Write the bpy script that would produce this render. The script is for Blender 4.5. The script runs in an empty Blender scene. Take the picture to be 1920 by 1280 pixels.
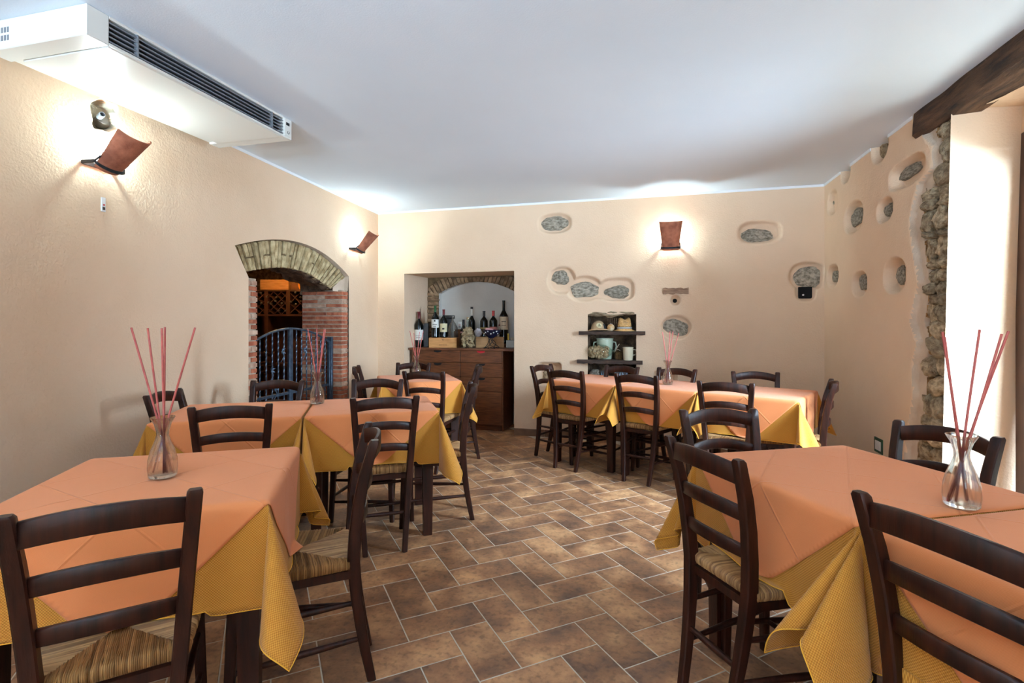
import bpy, bmesh, math, random
import numpy as np
from mathutils import Vector, Matrix, noise

random.seed(7)
rng = np.random.default_rng(7)
SC = bpy.context.scene
COL = SC.collection
PI = math.pi
R = math.radians

# ------------------------------------------------------------------ camera
EYE = 1.28
FPX, HORIZON, YAW = 970.0, 607.0, R(14.3)
cam_d = bpy.data.cameras.new('camera'); cam = bpy.data.objects.new('camera', cam_d); COL.objects.link(cam)
cam.location = (0, 0, EYE); cam.rotation_euler = (R(90), 0, YAW)
cam_d.sensor_width = 36; cam_d.lens = FPX / 1920 * 36; cam_d.shift_y = -(640 - HORIZON) / 1920
cam_d.clip_start = 0.05
SC.camera = cam

# ------------------------------------------------------------------ world, daylight, exposure
world = bpy.data.worlds.new('world'); SC.world = world; world.use_nodes = True
wb = world.node_tree.nodes['Background']; wb.inputs[0].default_value = (0.62, 0.78, 1.0, 1); wb.inputs[1].default_value = 1.0

def area(name, loc, rot, sx, sy, power, col):
    d = bpy.data.lights.new(name, 'AREA'); d.shape = 'RECTANGLE'; d.size = sx; d.size_y = sy
    d.energy = power; d.color = col
    o = bpy.data.objects.new(name, d); COL.objects.link(o); o.location = loc; o.rotation_euler = rot
    return o
# daylight outside the glazed door in the right wall, and outside the two windows behind the camera
area('door_daylight', (3.9, 0.9, 2.45), (R(84), 0, R(68)), 4.2, 3.0, 2700, (0.60, 0.80, 1.0))
# added unseen panels, tilted up as ground bounce to brighten the ceiling; then sky
area('window_ground_light', (-0.4, -7.4, .55), (R(101), 0, 0), 5.5, 1.5, 1900, (0.56, 0.78, 1.0))
area('window_ground_light', (-0.4, -4.9, .45), (R(120), 0, 0), 4.0, 1.2, 3000, (0.58, 0.79, 1.0))
area('window_daylight', (0.55, -3.95, 1.6), (R(90), 0, R(5)), 1.1, 1.1, 14, (0.7, 0.85, 1.0))
LAMP_STRENGTH = 340.0
CELLAR_LAMP = 420.0

vs = SC.view_settings
vs.view_transform = 'Standard'; vs.look = 'None'; vs.gamma = 1.0; vs.use_curve_mapping = False
vs.exposure = 0.74
cy = SC.cycles
cy.max_bounces = 10; cy.diffuse_bounces = 5; cy.glossy_bounces = 4; cy.transmission_bounces = 8; cy.transparent_max_bounces = 12
cy.sample_clamp_indirect = 6.0; cy.caustics_reflective = False; cy.caustics_refractive = False
cy.use_denoising = True

# ------------------------------------------------------------------ pixel of the photograph -> point in the room
CT, ST = math.cos(YAW), math.sin(YAW)
def ray(px, py):
    X = (px - 960) / FPX
    return Vector((X * CT - ST, X * ST + CT, (HORIZON - py) / FPX))
def on_z(px, py, z):
    d = ray(px, py); t = (z - EYE) / d.z
    return Vector((d.x * t, d.y * t, z))
def on_plane(px, py, p0, n):
    d = ray(px, py); n = Vector(n); p0 = Vector(p0); o = Vector((0, 0, EYE))
    t = (p0 - o).dot(n) / d.dot(n)
    return o + d * t

# ------------------------------------------------------------------ materials
def new_mat(name):
    m = bpy.data.materials.new(name); m.use_nodes = True
    nt = m.node_tree; b = nt.nodes['Principled BSDF']
    return m, nt, b
def node(nt, typ, **kw):
    n = nt.nodes.new(typ)
    for k, v in kw.items(): setattr(n, k, v)
    return n
def srgb(r, g, b):
    f = lambda c: (c / 255 / 12.92) if c / 255 <= 0.04045 else ((c / 255 + 0.055) / 1.055) ** 2.4
    return (f(r), f(g), f(b), 1)
def mat(name, c1, c2=None, scale=8, rough=0.6, bump=0.0, bscale=60, metal=0.0, coat=0.0, stretch=(1, 1, 1),
        detail=6, space='Object', rand=0.0, spec=0.5, bump2=None, lo=0.35, hi=0.65):
    m, nt, b = new_mat(name)
    L = nt.links
    b.inputs['Roughness'].default_value = rough; b.inputs['Metallic'].default_value = metal
    b.inputs['Coat Weight'].default_value = coat; b.inputs['Coat Roughness'].default_value = 0.15
    b.inputs['Specular IOR Level'].default_value = spec
    tc = node(nt, 'ShaderNodeTexCoord'); mp = node(nt, 'ShaderNodeMapping'); mp.inputs['Scale'].default_value = stretch
    L.new(tc.outputs[space], mp.inputs[0])
    vec = mp.outputs[0]
    if rand:
        oi = node(nt, 'ShaderNodeObjectInfo'); va = node(nt, 'ShaderNodeVectorMath', operation='MULTIPLY_ADD')
        cb = node(nt, 'ShaderNodeCombineXYZ')
        for i in range(3): L.new(oi.outputs['Random'], cb.inputs[i])
        va.inputs[1].default_value = (37, 53, 71); L.new(cb.outputs[0], va.inputs[0]); L.new(vec, va.inputs[2]); vec = va.outputs[0]
    if c2 is None: b.inputs['Base Color'].default_value = c1
    else:
        nz = node(nt, 'ShaderNodeTexNoise'); nz.inputs['Scale'].default_value = scale; nz.inputs['Detail'].default_value = detail
        cr = node(nt, 'ShaderNodeValToRGB'); cr.color_ramp.elements[0].color = c1; cr.color_ramp.elements[1].color = c2
        cr.color_ramp.elements[0].position = lo; cr.color_ramp.elements[1].position = hi
        L.new(vec, nz.inputs['Vector']); L.new(nz.outputs[0], cr.inputs[0])
        out = cr.outputs[0]
        if rand:
            hs = node(nt, 'ShaderNodeHueSaturation'); mr = node(nt, 'ShaderNodeMapRange')
            mr.inputs['To Min'].default_value = 1 - rand; mr.inputs['To Max'].default_value = 1 + rand
            L.new(oi.outputs['Random'], mr.inputs[0]); L.new(mr.outputs[0], hs.inputs['Value']); L.new(out, hs.inputs['Color']); out = hs.outputs[0]
        L.new(out, b.inputs['Base Color'])
    if bump:
        n2 = node(nt, 'ShaderNodeTexNoise'); n2.inputs['Scale'].default_value = bscale; n2.inputs['Detail'].default_value = 5
        L.new(vec, n2.inputs['Vector'])
        bp = node(nt, 'ShaderNodeBump'); bp.inputs['Strength'].default_value = 1.0; bp.inputs['Distance'].default_value = bump
        L.new(n2.outputs[0], bp.inputs['Height'])
        if bump2:
            n3 = node(nt, 'ShaderNodeTexNoise'); n3.inputs['Scale'].default_value = bump2[1]; L.new(vec, n3.inputs['Vector'])
            b3 = node(nt, 'ShaderNodeBump'); b3.inputs['Distance'].default_value = bump2[0]
            L.new(n3.outputs[0], b3.inputs['Height']); L.new(bp.outputs[0], b3.inputs['Normal']); L.new(b3.outputs[0], b.inputs['Normal'])
        else: L.new(bp.outputs[0], b.inputs['Normal'])
    return m

M = {}
M['plaster'] = mat('peach_plaster', srgb(221, 192, 162), srgb(228, 200, 171), scale=1.3, rough=0.92, bump=0.0032, bscale=75, bump2=(0.006, 7), spec=0.2, space='Object')
M['plaster_edge'] = mat('grey_plaster_edge', srgb(190, 170, 150), srgb(208, 190, 170), scale=6, rough=0.95, bump=0.003, bscale=90, spec=0.2)
M['ceiling'] = mat('ceiling_paint', srgb(220, 230, 240), srgb(225, 234, 243), scale=1, rough=0.9, bump=0.0006, bscale=120, spec=0.2)
M['cove'] = mat('white_cove_paint', srgb(232, 234, 236), rough=0.8)
M['niche_plaster'] = mat('grey_niche_plaster', srgb(196, 190, 182), srgb(208, 202, 194), scale=3, rough=0.95, bump=0.003, bscale=50)
M['wood'] = mat('dark_stained_wood', srgb(30, 13, 8), srgb(58, 27, 16), scale=9, rough=0.42, bump=0.0004, bscale=40, stretch=(6, 6, 0.7), coat=0.0, spec=0.3, rand=0.10)
M['cab_wood'] = mat('cabinet_wood', srgb(80, 42, 20), srgb(118, 68, 36), scale=7, rough=0.45, stretch=(1, 6, 9), bump=0.0004, bscale=30)
M['crate'] = mat('pale_case_wood', srgb(176, 120, 66), srgb(205, 150, 90), scale=6, rough=0.7, stretch=(1, 4, 12), bump=0.0006, bscale=40)
M['crate_pale'] = mat('paler_case_wood', srgb(170, 128, 84), srgb(192, 150, 104), scale=6, rough=0.75, stretch=(1, 4, 12))
M['crate_dark'] = mat('brown_case_wood', srgb(110, 70, 40), srgb(138, 90, 54), scale=6, rough=0.75, stretch=(1, 4, 12))
M['beam'] = mat('old_beam_wood', srgb(48, 33, 25), srgb(128, 92, 64), scale=5, rough=0.85, stretch=(6, 1, 6), bump=0.02, bscale=16, bump2=(0.01, 60), lo=0.3, hi=0.75)
M['shelf_wood'] = mat('old_shelf_wood', srgb(44, 32, 26), srgb(82, 62, 50), scale=8, rough=0.85, stretch=(1, 8, 8), bump=0.004, bscale=25)
M['lintel'] = mat('weathered_board', srgb(128, 98, 78), srgb(168, 138, 112), scale=10, rough=0.9, stretch=(1, 8, 8), bump=0.004, bscale=30)
M['stone'] = mat('grey_brown_stone', srgb(128, 106, 80), srgb(212, 192, 158), scale=2.2, rough=0.95, bump=0.022, bscale=4, bump2=(0.008, 17), rand=0.28, detail=9, lo=.32, hi=.68)
M['stone_grey'] = mat('grey_stone', srgb(136, 128, 112), srgb(204, 196, 178), scale=4.0, rough=0.95, bump=0.022, bscale=7, bump2=(0.008, 24), rand=0.12, detail=10, lo=.36, hi=.62)
M['mortar'] = mat('earth_mortar', srgb(140, 108, 72), srgb(200, 160, 110), scale=14, rough=1.0, bump=0.03, bscale=28, bump2=(0.015, 90))
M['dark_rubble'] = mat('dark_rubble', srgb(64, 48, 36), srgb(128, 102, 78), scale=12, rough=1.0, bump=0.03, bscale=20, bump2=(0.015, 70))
M['brick'] = mat('red_brick', srgb(146, 76, 52), srgb(186, 112, 80), scale=16, rough=0.9, bump=0.006, bscale=50, rand=0.22)
M['brick_pale'] = mat('pale_limed_brick', srgb(176, 132, 108), srgb(208, 178, 154), scale=16, rough=0.92, bump=0.006, bscale=50, rand=0.16)
M['joint'] = mat('brick_joint', srgb(158, 140, 120), srgb(184, 168, 148), scale=20, rough=1.0, bump=0.006, bscale=60)
M['vous'] = mat('limed_arch_brick', srgb(150, 128, 88), srgb(206, 188, 146), scale=14, rough=0.95, bump=0.012, bscale=40, rand=0.14)
M['vous_joint'] = mat('dark_arch_joint', srgb(92, 74, 50), srgb(122, 100, 70), scale=20, rough=1.0, bump=0.01, bscale=60)
M['niche_brick'] = mat('old_tan_brick', srgb(116, 90, 66), srgb(168, 138, 106), scale=16, rough=0.95, bump=0.012, bscale=40, rand=0.2)
M['iron'] = mat('blue_grey_iron', srgb(58, 70, 84), srgb(84, 98, 114), scale=30, rough=0.45, metal=0.6, bump=0.001, bscale=80)
M['black_iron'] = mat('black_iron', srgb(34, 34, 36), srgb(52, 52, 54), scale=30, rough=0.5, metal=0.7)
M['terracotta'] = mat('terracotta', srgb(136, 80, 58), srgb(180, 112, 84), scale=14, rough=0.85, bump=0.004, bscale=60, rand=0.08)
M['ac_white'] = mat('white_plastic', srgb(226, 226, 220), rough=0.28, spec=0.5)
M['ac_grey'] = mat('grey_plastic', srgb(120, 124, 130), rough=0.4)
M['black'] = mat('black_plastic', srgb(22, 22, 24), rough=0.4)
M['void'] = mat('dark_cavity', srgb(14, 13, 12), rough=0.95)
M['rush'] = None
M['base_tile'] = mat('brown_skirting_tile', srgb(98, 70, 52), srgb(128, 94, 70), scale=9, rough=0.5, rand=0.08, bump=0.001, bscale=60)
M['grout'] = mat('pale_grout', srgb(196, 186, 168), srgb(208, 198, 180), scale=30, rough=0.95)
M['door_wood'] = mat('dark_brown_door_frame', srgb(66, 44, 34), srgb(80, 54, 42), scale=6, rough=0.45, stretch=(6, 6, 1))
M['reed'] = mat('rose_reed', srgb(178, 88, 82), srgb(196, 106, 98), scale=40, rough=0.7)
M['white_gloss'] = mat('white_gloss', srgb(228, 228, 226), rough=0.3)
M['label_white'] = mat('white_paper_label', srgb(214, 212, 204), srgb(224, 222, 214), scale=20, rough=0.8)
M['label_cream'] = mat('cream_paper_label', srgb(212, 200, 160), rough=0.8)
M['label_beige'] = mat('beige_paper_label', srgb(196, 176, 150), rough=0.8)
M['label_pink'] = mat('pink_paper_label', srgb(188, 130, 126), rough=0.8)
M['ink'] = mat('dark_ink', srgb(60, 52, 48), rough=0.8)
M['gold_ink'] = mat('gold_ink', srgb(150, 124, 70), rough=0.5)
M['cap_red'] = mat('red_capsule', srgb(176, 36, 36), rough=0.35)
M['cap_wine'] = mat('wine_capsule', srgb(100, 30, 34), rough=0.35)
M['cap_green'] = mat('green_capsule', srgb(34, 84, 46), rough=0.35)
M['bottle'] = mat('dark_bottle_glass', srgb(6, 9, 7), rough=0.07, spec=0.4)
M['cork'] = mat('cork', srgb(168, 132, 96), srgb(214, 186, 150), scale=30, rough=0.9)
M['straw'] = mat('straw', srgb(190, 140, 82), srgb(222, 178, 118), scale=70, rough=0.85, bump=0.002, bscale=150)
M['enamel'] = mat('pale_green_enamel', srgb(186, 198, 174), rough=0.18, coat=0.4)
M['cream_enamel'] = mat('cream_enamel', srgb(210, 200, 172), rough=0.2, coat=0.4)
M['wicker'] = mat('brown_wicker', srgb(88, 64, 36), srgb(128, 96, 58), scale=60, rough=0.85, bump=0.003, bscale=120)
M['navy'] = mat('navy_glaze', srgb(18, 22, 44), rough=0.15, coat=0.5)
M['yellow_paint'] = mat('yellow_paint', srgb(212, 176, 62), rough=0.5)
M['orange_paint'] = mat('orange_wax', srgb(232, 150, 40), rough=0.5)
M['red_paint'] = mat('red_paint', srgb(168, 40, 36), rough=0.5)
M['tin'] = mat('dull_tin', srgb(110, 104, 96), rough=0.4, metal=0.6)
M['cloth_grey'] = mat('pale_crumpled_cloth', srgb(186, 180, 184), srgb(206, 200, 204), scale=9, rough=0.9, bump=0.01, bscale=20)
M['cap_fabric'] = mat('beige_cap_fabric', srgb(176, 146, 110), srgb(190, 160, 124), scale=60, rough=0.95)
M['navy_fabric'] = mat('dark_mesh_fabric', srgb(34, 36, 44), rough=0.95)
M['amber_ball'] = mat('mottled_ball', srgb(196, 142, 74), srgb(220, 204, 172), scale=18, rough=0.6)
M['blue_tile'] = mat('blue_grey_glaze', srgb(120, 140, 158), rough=0.3)

def glass(name, col=(1, 1, 1, 1), rough=0.0, thin=0.35):
    m, nt, b = new_mat(name)
    b.inputs['Base Color'].default_value = col; b.inputs['Roughness'].default_value = rough
    b.inputs['Transmission Weight'].default_value = 1.0; b.inputs['IOR'].default_value = 1.45
    # light still passes the thin glass so that what stands in it is lit
    L = nt.links
    tr = node(nt, 'ShaderNodeBsdfTransparent'); tr.inputs[0].default_value = col
    mx = node(nt, 'ShaderNodeMixShader'); mx.inputs[0].default_value = thin
    out = nt.nodes['Material Output']
    L.new(b.outputs[0], mx.inputs[1]); L.new(tr.outputs[0], mx.inputs[2]); L.new(mx.outputs[0], out.inputs[0])
    return m
M['glass'] = glass('clear_glass', (0.97, 0.985, 0.98, 1))
M['green_glass'] = glass('pale_green_glass', (0.96, 0.99, 0.975, 1), thin=0.85)
def pane_mat():
    m, nt, b = new_mat('window_pane'); L = nt.links
    tr = node(nt, 'ShaderNodeBsdfTransparent'); gl = node(nt, 'ShaderNodeBsdfGlossy'); gl.inputs['Roughness'].default_value = 0.02
    mx = node(nt, 'ShaderNodeMixShader'); mx.inputs[0].default_value = 0.06
    L.new(tr.outputs[0], mx.inputs[1]); L.new(gl.outputs[0], mx.inputs[2])
    L.new(mx.outputs[0], nt.nodes['Material Output'].inputs[0]); return m
M['pane'] = pane_mat()
def emit(name, col, strength):
    m, nt, b = new_mat(name)
    b.inputs['Emission Color'].default_value = col; b.inputs['Emission Strength'].default_value = strength
    b.inputs['Base Color'].default_value = col; return m
M['bulb'] = emit('lamp_bulb', (0.74, 0.95, 1.0, 1), LAMP_STRENGTH)
M['cellar_bulb'] = emit('cellar_bulb', (1.0, 0.55, 0.2, 1), CELLAR_LAMP)

def rush_mat():
    m, nt, b = new_mat('woven_rush'); L = nt.links
    at = node(nt, 'ShaderNodeAttribute', attribute_name='tint')
    cr = node(nt, 'ShaderNodeValToRGB'); e = cr.color_ramp.elements
    e[0].color = srgb(122, 86, 50); e[1].color = srgb(186, 144, 92); e[1].position = 0.9
    x = cr.color_ramp.elements.new(0.45); x.color = srgb(156, 114, 68)
    L.new(at.outputs['Fac'], cr.inputs[0])
    tc = node(nt, 'ShaderNodeTexCoord'); nz = node(nt, 'ShaderNodeTexNoise'); nz.inputs['Scale'].default_value = 45; nz.inputs['Detail'].default_value = 4
    L.new(tc.outputs['Object'], nz.inputs['Vector'])
    hs = node(nt, 'ShaderNodeHueSaturation'); mr = node(nt, 'ShaderNodeMapRange'); mr.inputs['To Min'].default_value = 0.7; mr.inputs['To Max'].default_value = 1.25
    L.new(nz.outputs[0], mr.inputs[0]); L.new(mr.outputs[0], hs.inputs['Value']); L.new(cr.outputs[0], hs.inputs['Color'])
    L.new(hs.outputs[0], b.inputs['Base Color']); b.inputs['Roughness'].default_value = 0.6
    return m
M['rush'] = rush_mat()

def cloth_mat(name, c1, c2, cell, depth, crease=False, rough=0.8):
    """woven cloth; the weave follows the UVs, which are in metres on the flat cloth"""
    m, nt, b = new_mat(name); L = nt.links
    b.inputs['Roughness'].default_value = rough; b.inputs['Sheen Weight'].default_value = 0.15; b.inputs['Specular IOR Level'].default_value = 0.25
    uv = node(nt, 'ShaderNodeUVMap'); uv.uv_map = 'cloth'
    sx = node(nt, 'ShaderNodeSeparateXYZ'); L.new(uv.outputs[0], sx.inputs[0])
    def mth(op, a, bb=None):
        n = node(nt, 'ShaderNodeMath', operation=op)
        for i, v in enumerate((a, bb)):
            if v is None: continue
            if isinstance(v, (int, float)): n.inputs[i].default_value = v
            else: L.new(v, n.inputs[i])
        return n.outputs[0]
    k = 2 * PI / cell
    w = mth('MULTIPLY', mth('SINE', mth('MULTIPLY', sx.outputs[0], k)), mth('SINE', mth('MULTIPLY', sx.outputs[1], k)))
    h = mth('MULTIPLY', w, depth)
    nz = node(nt, 'ShaderNodeTexNoise'); nz.inputs['Scale'].default_value = 5; L.new(uv.outputs[0], nz.inputs['Vector'])
    h = mth('ADD', h, mth('MULTIPLY', nz.outputs[0], 0.004))
    if crease:
        p = mth('MULTIPLY', mth('ADD', sx.outputs[0], sx.outputs[1]), 0.7071); q = mth('MULTIPLY', mth('SUBTRACT', sx.outputs[0], sx.outputs[1]), 0.7071)
        for a in (p, q):
            for off in (0.0, 0.25, -0.25):
                d = mth('ABSOLUTE', mth('SUBTRACT', a, off))
                r = mth('MAXIMUM', mth('SUBTRACT', 1.0, mth('MULTIPLY', d, 190.0)), 0.0)
                h = mth('ADD', h, mth('MULTIPLY', r, 0.0018))
    bp = node(nt, 'ShaderNodeBump'); bp.inputs['Distance'].default_value = 1.0; L.new(h, bp.inputs['Height']); L.new(bp.outputs[0], b.inputs['Normal'])
    cr = node(nt, 'ShaderNodeValToRGB'); cr.color_ramp.elements[0].color = c1; cr.color_ramp.elements[1].color = c2
    cr.color_ramp.elements[0].position = 0.2; cr.color_ramp.elements[1].position = 0.8
    L.new(mth('MULTIPLY', mth('ADD', w, 1.0), 0.5), cr.inputs[0]); L.new(cr.outputs[0], b.inputs['Base Color'])
    return m
M['orange_cloth'] = cloth_mat('salmon_orange_cloth', srgb(224, 134, 80), srgb(236, 148, 92), 0.003, 0.00012, crease=True)
M['yellow_cloth'] = cloth_mat('ochre_waffle_cloth', srgb(176, 112, 30), srgb(214, 152, 62), 0.0075, 0.0006)

def tile_mat():
    m, nt, b = new_mat('brown_floor_tile'); L = nt.links
    ge = node(nt, 'ShaderNodeNewGeometry'); oi = node(nt, 'ShaderNodeObjectInfo')
    sm = node(nt, 'ShaderNodeMath', operation='ADD'); L.new(ge.outputs['Random Per Island'], sm.inputs[0]); L.new(oi.outputs['Random'], sm.inputs[1])
    fr = node(nt, 'ShaderNodeMath', operation='FRACT'); L.new(sm.outputs[0], fr.inputs[0])
    cb = node(nt, 'ShaderNodeCombineXYZ')
    for i in range(3): L.new(fr.outputs[0], cb.inputs[i])
    va = node(nt, 'ShaderNodeVectorMath', operation='MULTIPLY_ADD'); va.inputs[1].default_value = (31, 47, 11)
    L.new(cb.outputs[0], va.inputs[0]); L.new(ge.outputs['Position'], va.inputs[2])
    n1 = node(nt, 'ShaderNodeTexNoise'); n1.inputs['Scale'].default_value = 4.5; n1.inputs['Detail'].default_value = 5; n1.inputs['Roughness'].default_value = 0.6; L.new(va.outputs[0], n1.inputs['Vector'])
    c1 = node(nt, 'ShaderNodeValToRGB'); e = c1.color_ramp.elements
    e[0].position = 0.33; e[0].color = srgb(108, 78, 60); e[1].position = 0.68; e[1].color = srgb(204, 154, 108)
    x = e.new(0.5); x.color = srgb(156, 110, 76)
    L.new(n1.outputs[0], c1.inputs[0])
    n2 = node(nt, 'ShaderNodeTexNoise'); n2.inputs['Scale'].default_value = 45; n2.inputs['Detail'].default_value = 4; L.new(va.outputs[0], n2.inputs['Vector'])
    c2 = node(nt, 'ShaderNodeValToRGB'); c2.color_ramp.elements[0].position = 0.3; c2.color_ramp.elements[0].color = (0.62, 0.62, 0.62, 1)
    c2.color_ramp.elements[1].position = 0.5; c2.color_ramp.elements[1].color = (1, 1, 1, 1); L.new(n2.outputs[0], c2.inputs[0])
    mx = node(nt, 'ShaderNodeMix', data_type='RGBA', blend_type='MULTIPLY'); mx.inputs[0].default_value = 1.0
    L.new(c1.outputs[0], mx.inputs[6]); L.new(c2.outputs[0], mx.inputs[7])
    hs = node(nt, 'ShaderNodeHueSaturation'); mr = node(nt, 'ShaderNodeMapRange'); mr.inputs['To Min'].default_value = 0.86; mr.inputs['To Max'].default_value = 1.14
    L.new(fr.outputs[0], mr.inputs[0]); L.new(mr.outputs[0], hs.inputs['Value']); L.new(mx.outputs[2], hs.inputs['Color'])
    L.new(hs.outputs[0], b.inputs['Base Color'])
    mr2 = node(nt, 'ShaderNodeMapRange'); mr2.inputs['To Min'].default_value = 0.36; mr2.inputs['To Max'].default_value = 0.56
    L.new(n1.outputs[0], mr2.inputs[0]); L.new(mr2.outputs[0], b.inputs['Roughness'])
    bp = node(nt, 'ShaderNodeBump'); bp.inputs['Distance'].default_value = 0.0025; bp.inputs['Strength'].default_value = 0.8
    L.new(n2.outputs[0], bp.inputs['Height']); L.new(bp.outputs[0], b.inputs['Normal'])
    return m
M['tile'] = tile_mat()

# ------------------------------------------------------------------ mesh helpers
class MB:
    def __init__(s): s.v = []; s.f = []; s.m = []; s.mats = []; s.cur = 0
    def use(s, m):
        if m not in s.mats: s.mats.append(m)
        s.cur = s.mats.index(m); return s
    def add(s, vs, fs):
        o = len(s.v); s.v += [tuple(p) for p in vs]; s.f += [tuple(i + o for i in f) for f in fs]; s.m += [s.cur] * len(fs); return s
    def hexa(s, p):  # 8 points: bottom 4 (ccw), top 4
        return s.add(p, [(3, 2, 1, 0), (4, 5, 6, 7), (0, 1, 5, 4), (1, 2, 6, 5), (2, 3, 7, 6), (3, 0, 4, 7)])
    def box(s, x0, x1, y0, y1, z0, z1, b=0.0):
        if b <= 0:
            return s.hexa([(x0, y0, z0), (x1, y0, z0), (x1, y1, z0), (x0, y1, z0), (x0, y0, z1), (x1, y0, z1), (x1, y1, z1), (x0, y1, z1)])
        rings = []
        for z, i in ((z0, b), (z0 + b, 0), (z1 - b, 0), (z1, b)):
            rings.append([(x0 + i + b * (i == 0), y0 + i, z), (x1 - i - b * (i == 0), y0 + i, z), (x1 - i, y0 + i + b * (i == 0), z), (x1 - i, y1 - i - b * (i == 0), z),
                          (x1 - i - b * (i == 0), y1 - i, z), (x0 + i + b * (i == 0), y1 - i, z), (x0 + i, y1 - i - b * (i == 0), z), (x0 + i, y0 + i + b * (i == 0), z)])
        return s.loft(rings)
    def loft(s, rings, cap=True, close=True):
        n = len(rings[0]); vs = [p for r_ in rings for p in r_]; fs = []
        for i in range(len(rings) - 1):
            for j in range(n if close else n - 1):
                k = (j + 1) % n
                fs.append((i * n + j, i * n + k, (i + 1) * n + k, (i + 1) * n + j))
        if cap: fs.append(tuple(reversed(range(n)))); fs.append(tuple((len(rings) - 1) * n + j for j in range(n)))
        return s.add(vs, fs)
    def tube(s, pts, rad, n=8, cap=True):
        pts = [Vector(p) for p in pts]; rings = []
        up = Vector((0, 0, 1)); prev = None
        for i, p in enumerate(pts):
            t = (pts[min(i + 1, len(pts) - 1)] - pts[max(i - 1, 0)]).normalized()
            a = prev - t * prev.dot(t) if prev else (up if abs(t.z) < 0.9 else Vector((1, 0, 0))).cross(t)
            a.normalize(); prev = a; b = t.cross(a)
            r_ = rad[i] if hasattr(rad, '__len__') else rad
            rings.append([tuple(p + a * (r_ * math.cos(2 * PI * k / n)) + b * (r_ * math.sin(2 * PI * k / n))) for k in range(n)])
        return s.loft(rings, cap)
    def lathe(s, prof, n=24, c=(0, 0, 0), cap=True, axis='z'):
        rings = []
        for r_, z in prof:
            ring = []
            for k in range(n):
                a = 2 * PI * k / n; x, y = r_ * math.cos(a), r_ * math.sin(a)
                ring.append((c[0] + x, c[1] + y, c[2] + z) if axis == 'z' else (c[0] + z, c[1] + x, c[2] + y))
            rings.append(ring)
        return s.loft(rings, cap)
    def prism(s, poly, z0, z1, fn=lambda x, y, z: (x, y, z)):
        n = len(poly)
        vs = [fn(x, y, z0) for x, y in poly] + [fn(x, y, z1) for x, y in poly]
        fs = [tuple(reversed(range(n))), tuple(range(n, 2 * n))] + [(i, (i + 1) % n, n + (i + 1) % n, n + i) for i in range(n)]
        return s.add(vs, fs)
    def build(s, name, material=None, parent=None, smooth=None, loc=None, rot=None, recalc=True):
        me = bpy.data.meshes.new(name); me.from_pydata(s.v, [], s.f)
        if s.mats:
            for m in s.mats: me.materials.append(M[m] if isinstance(m, str) else m)
            me.polygons.foreach_set('material_index', s.m)
        else: me.materials.append(M[material] if isinstance(material, str) else material)
        if recalc:
            bm = bmesh.new(); bm.from_mesh(me); bmesh.ops.recalc_face_normals(bm, faces=bm.faces); bm.to_mesh(me); bm.free()
        if smooth is not None:
            me.shade_smooth(); me.set_sharp_from_angle(angle=R(smooth))
        o = bpy.data.objects.new(name, me); COL.objects.link(o)
        if parent: o.parent = parent
        if loc is not None: o.location = loc
        if rot is not None: o.rotation_euler = rot
        return o
def linked(src, name, parent=None, loc=None, rot=None, scale=None):
    o = bpy.data.objects.new(name, src.data); COL.objects.link(o)
    if parent: o.parent = parent
    if loc is not None: o.location = loc
    if rot is not None: o.rotation_euler = rot
    if scale is not None: o.scale = scale
    return o
def tag(o, label=None, cat=None, group=None, kind=None):
    if label: o['label'] = label
    if cat: o['category'] = cat
    if group: o['group'] = group
    if kind: o['kind'] = kind
    return o
def empty(name, loc=(0, 0, 0), rz=0.0):
    o = bpy.data.objects.new(name, None); COL.objects.link(o); o.location = loc; o.rotation_euler = (0, 0, rz); o.empty_display_size = 0.1
    return o
def copy_tree(o, parent=None):
    c = o.copy(); COL.objects.link(c); c.parent = parent
    for ch in o.children: copy_tree(ch, c)
    return c
def rock_mesh(name, material, seed, sub=2, amp=0.35, flat=1.0):
    bm = bmesh.new(); bmesh.ops.create_icosphere(bm, subdivisions=sub, radius=1.0)
    off = Vector((seed * 3.7, seed * 1.3, seed * 2.1))
    for v in bm.verts:
        d = v.co.normalized()
        k = 1 + amp * noise.noise(d * 1.3 + off) + amp * 0.4 * noise.noise(d * 3.5 + off)
        # facet it a little, like broken stone
        q = Vector((round(d.x * 2.2) / 2.2, round(d.y * 2.2) / 2.2, round(d.z * 2.2) / 2.2))
        v.co = (d * 0.72 + q * 0.28) * k; v.co.y *= flat
    me = bpy.data.meshes.new(name); bm.to_mesh(me); bm.free(); me.materials.append(M[material]); me.shade_smooth(); me.set_sharp_from_angle(angle=R(38))
    return me
def from_mesh(me, name, parent=None, loc=None, rot=None, scale=None):
    o = bpy.data.objects.new(name, me); COL.objects.link(o)
    if parent: o.parent = parent
    if loc is not None: o.location = loc
    if rot is not None: o.rotation_euler = rot
    if scale is not None: o.scale = scale
    return o
def sstep(t): t = min(max(t, 0.0), 1.0); return t * t * (3 - 2 * t)

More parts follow.
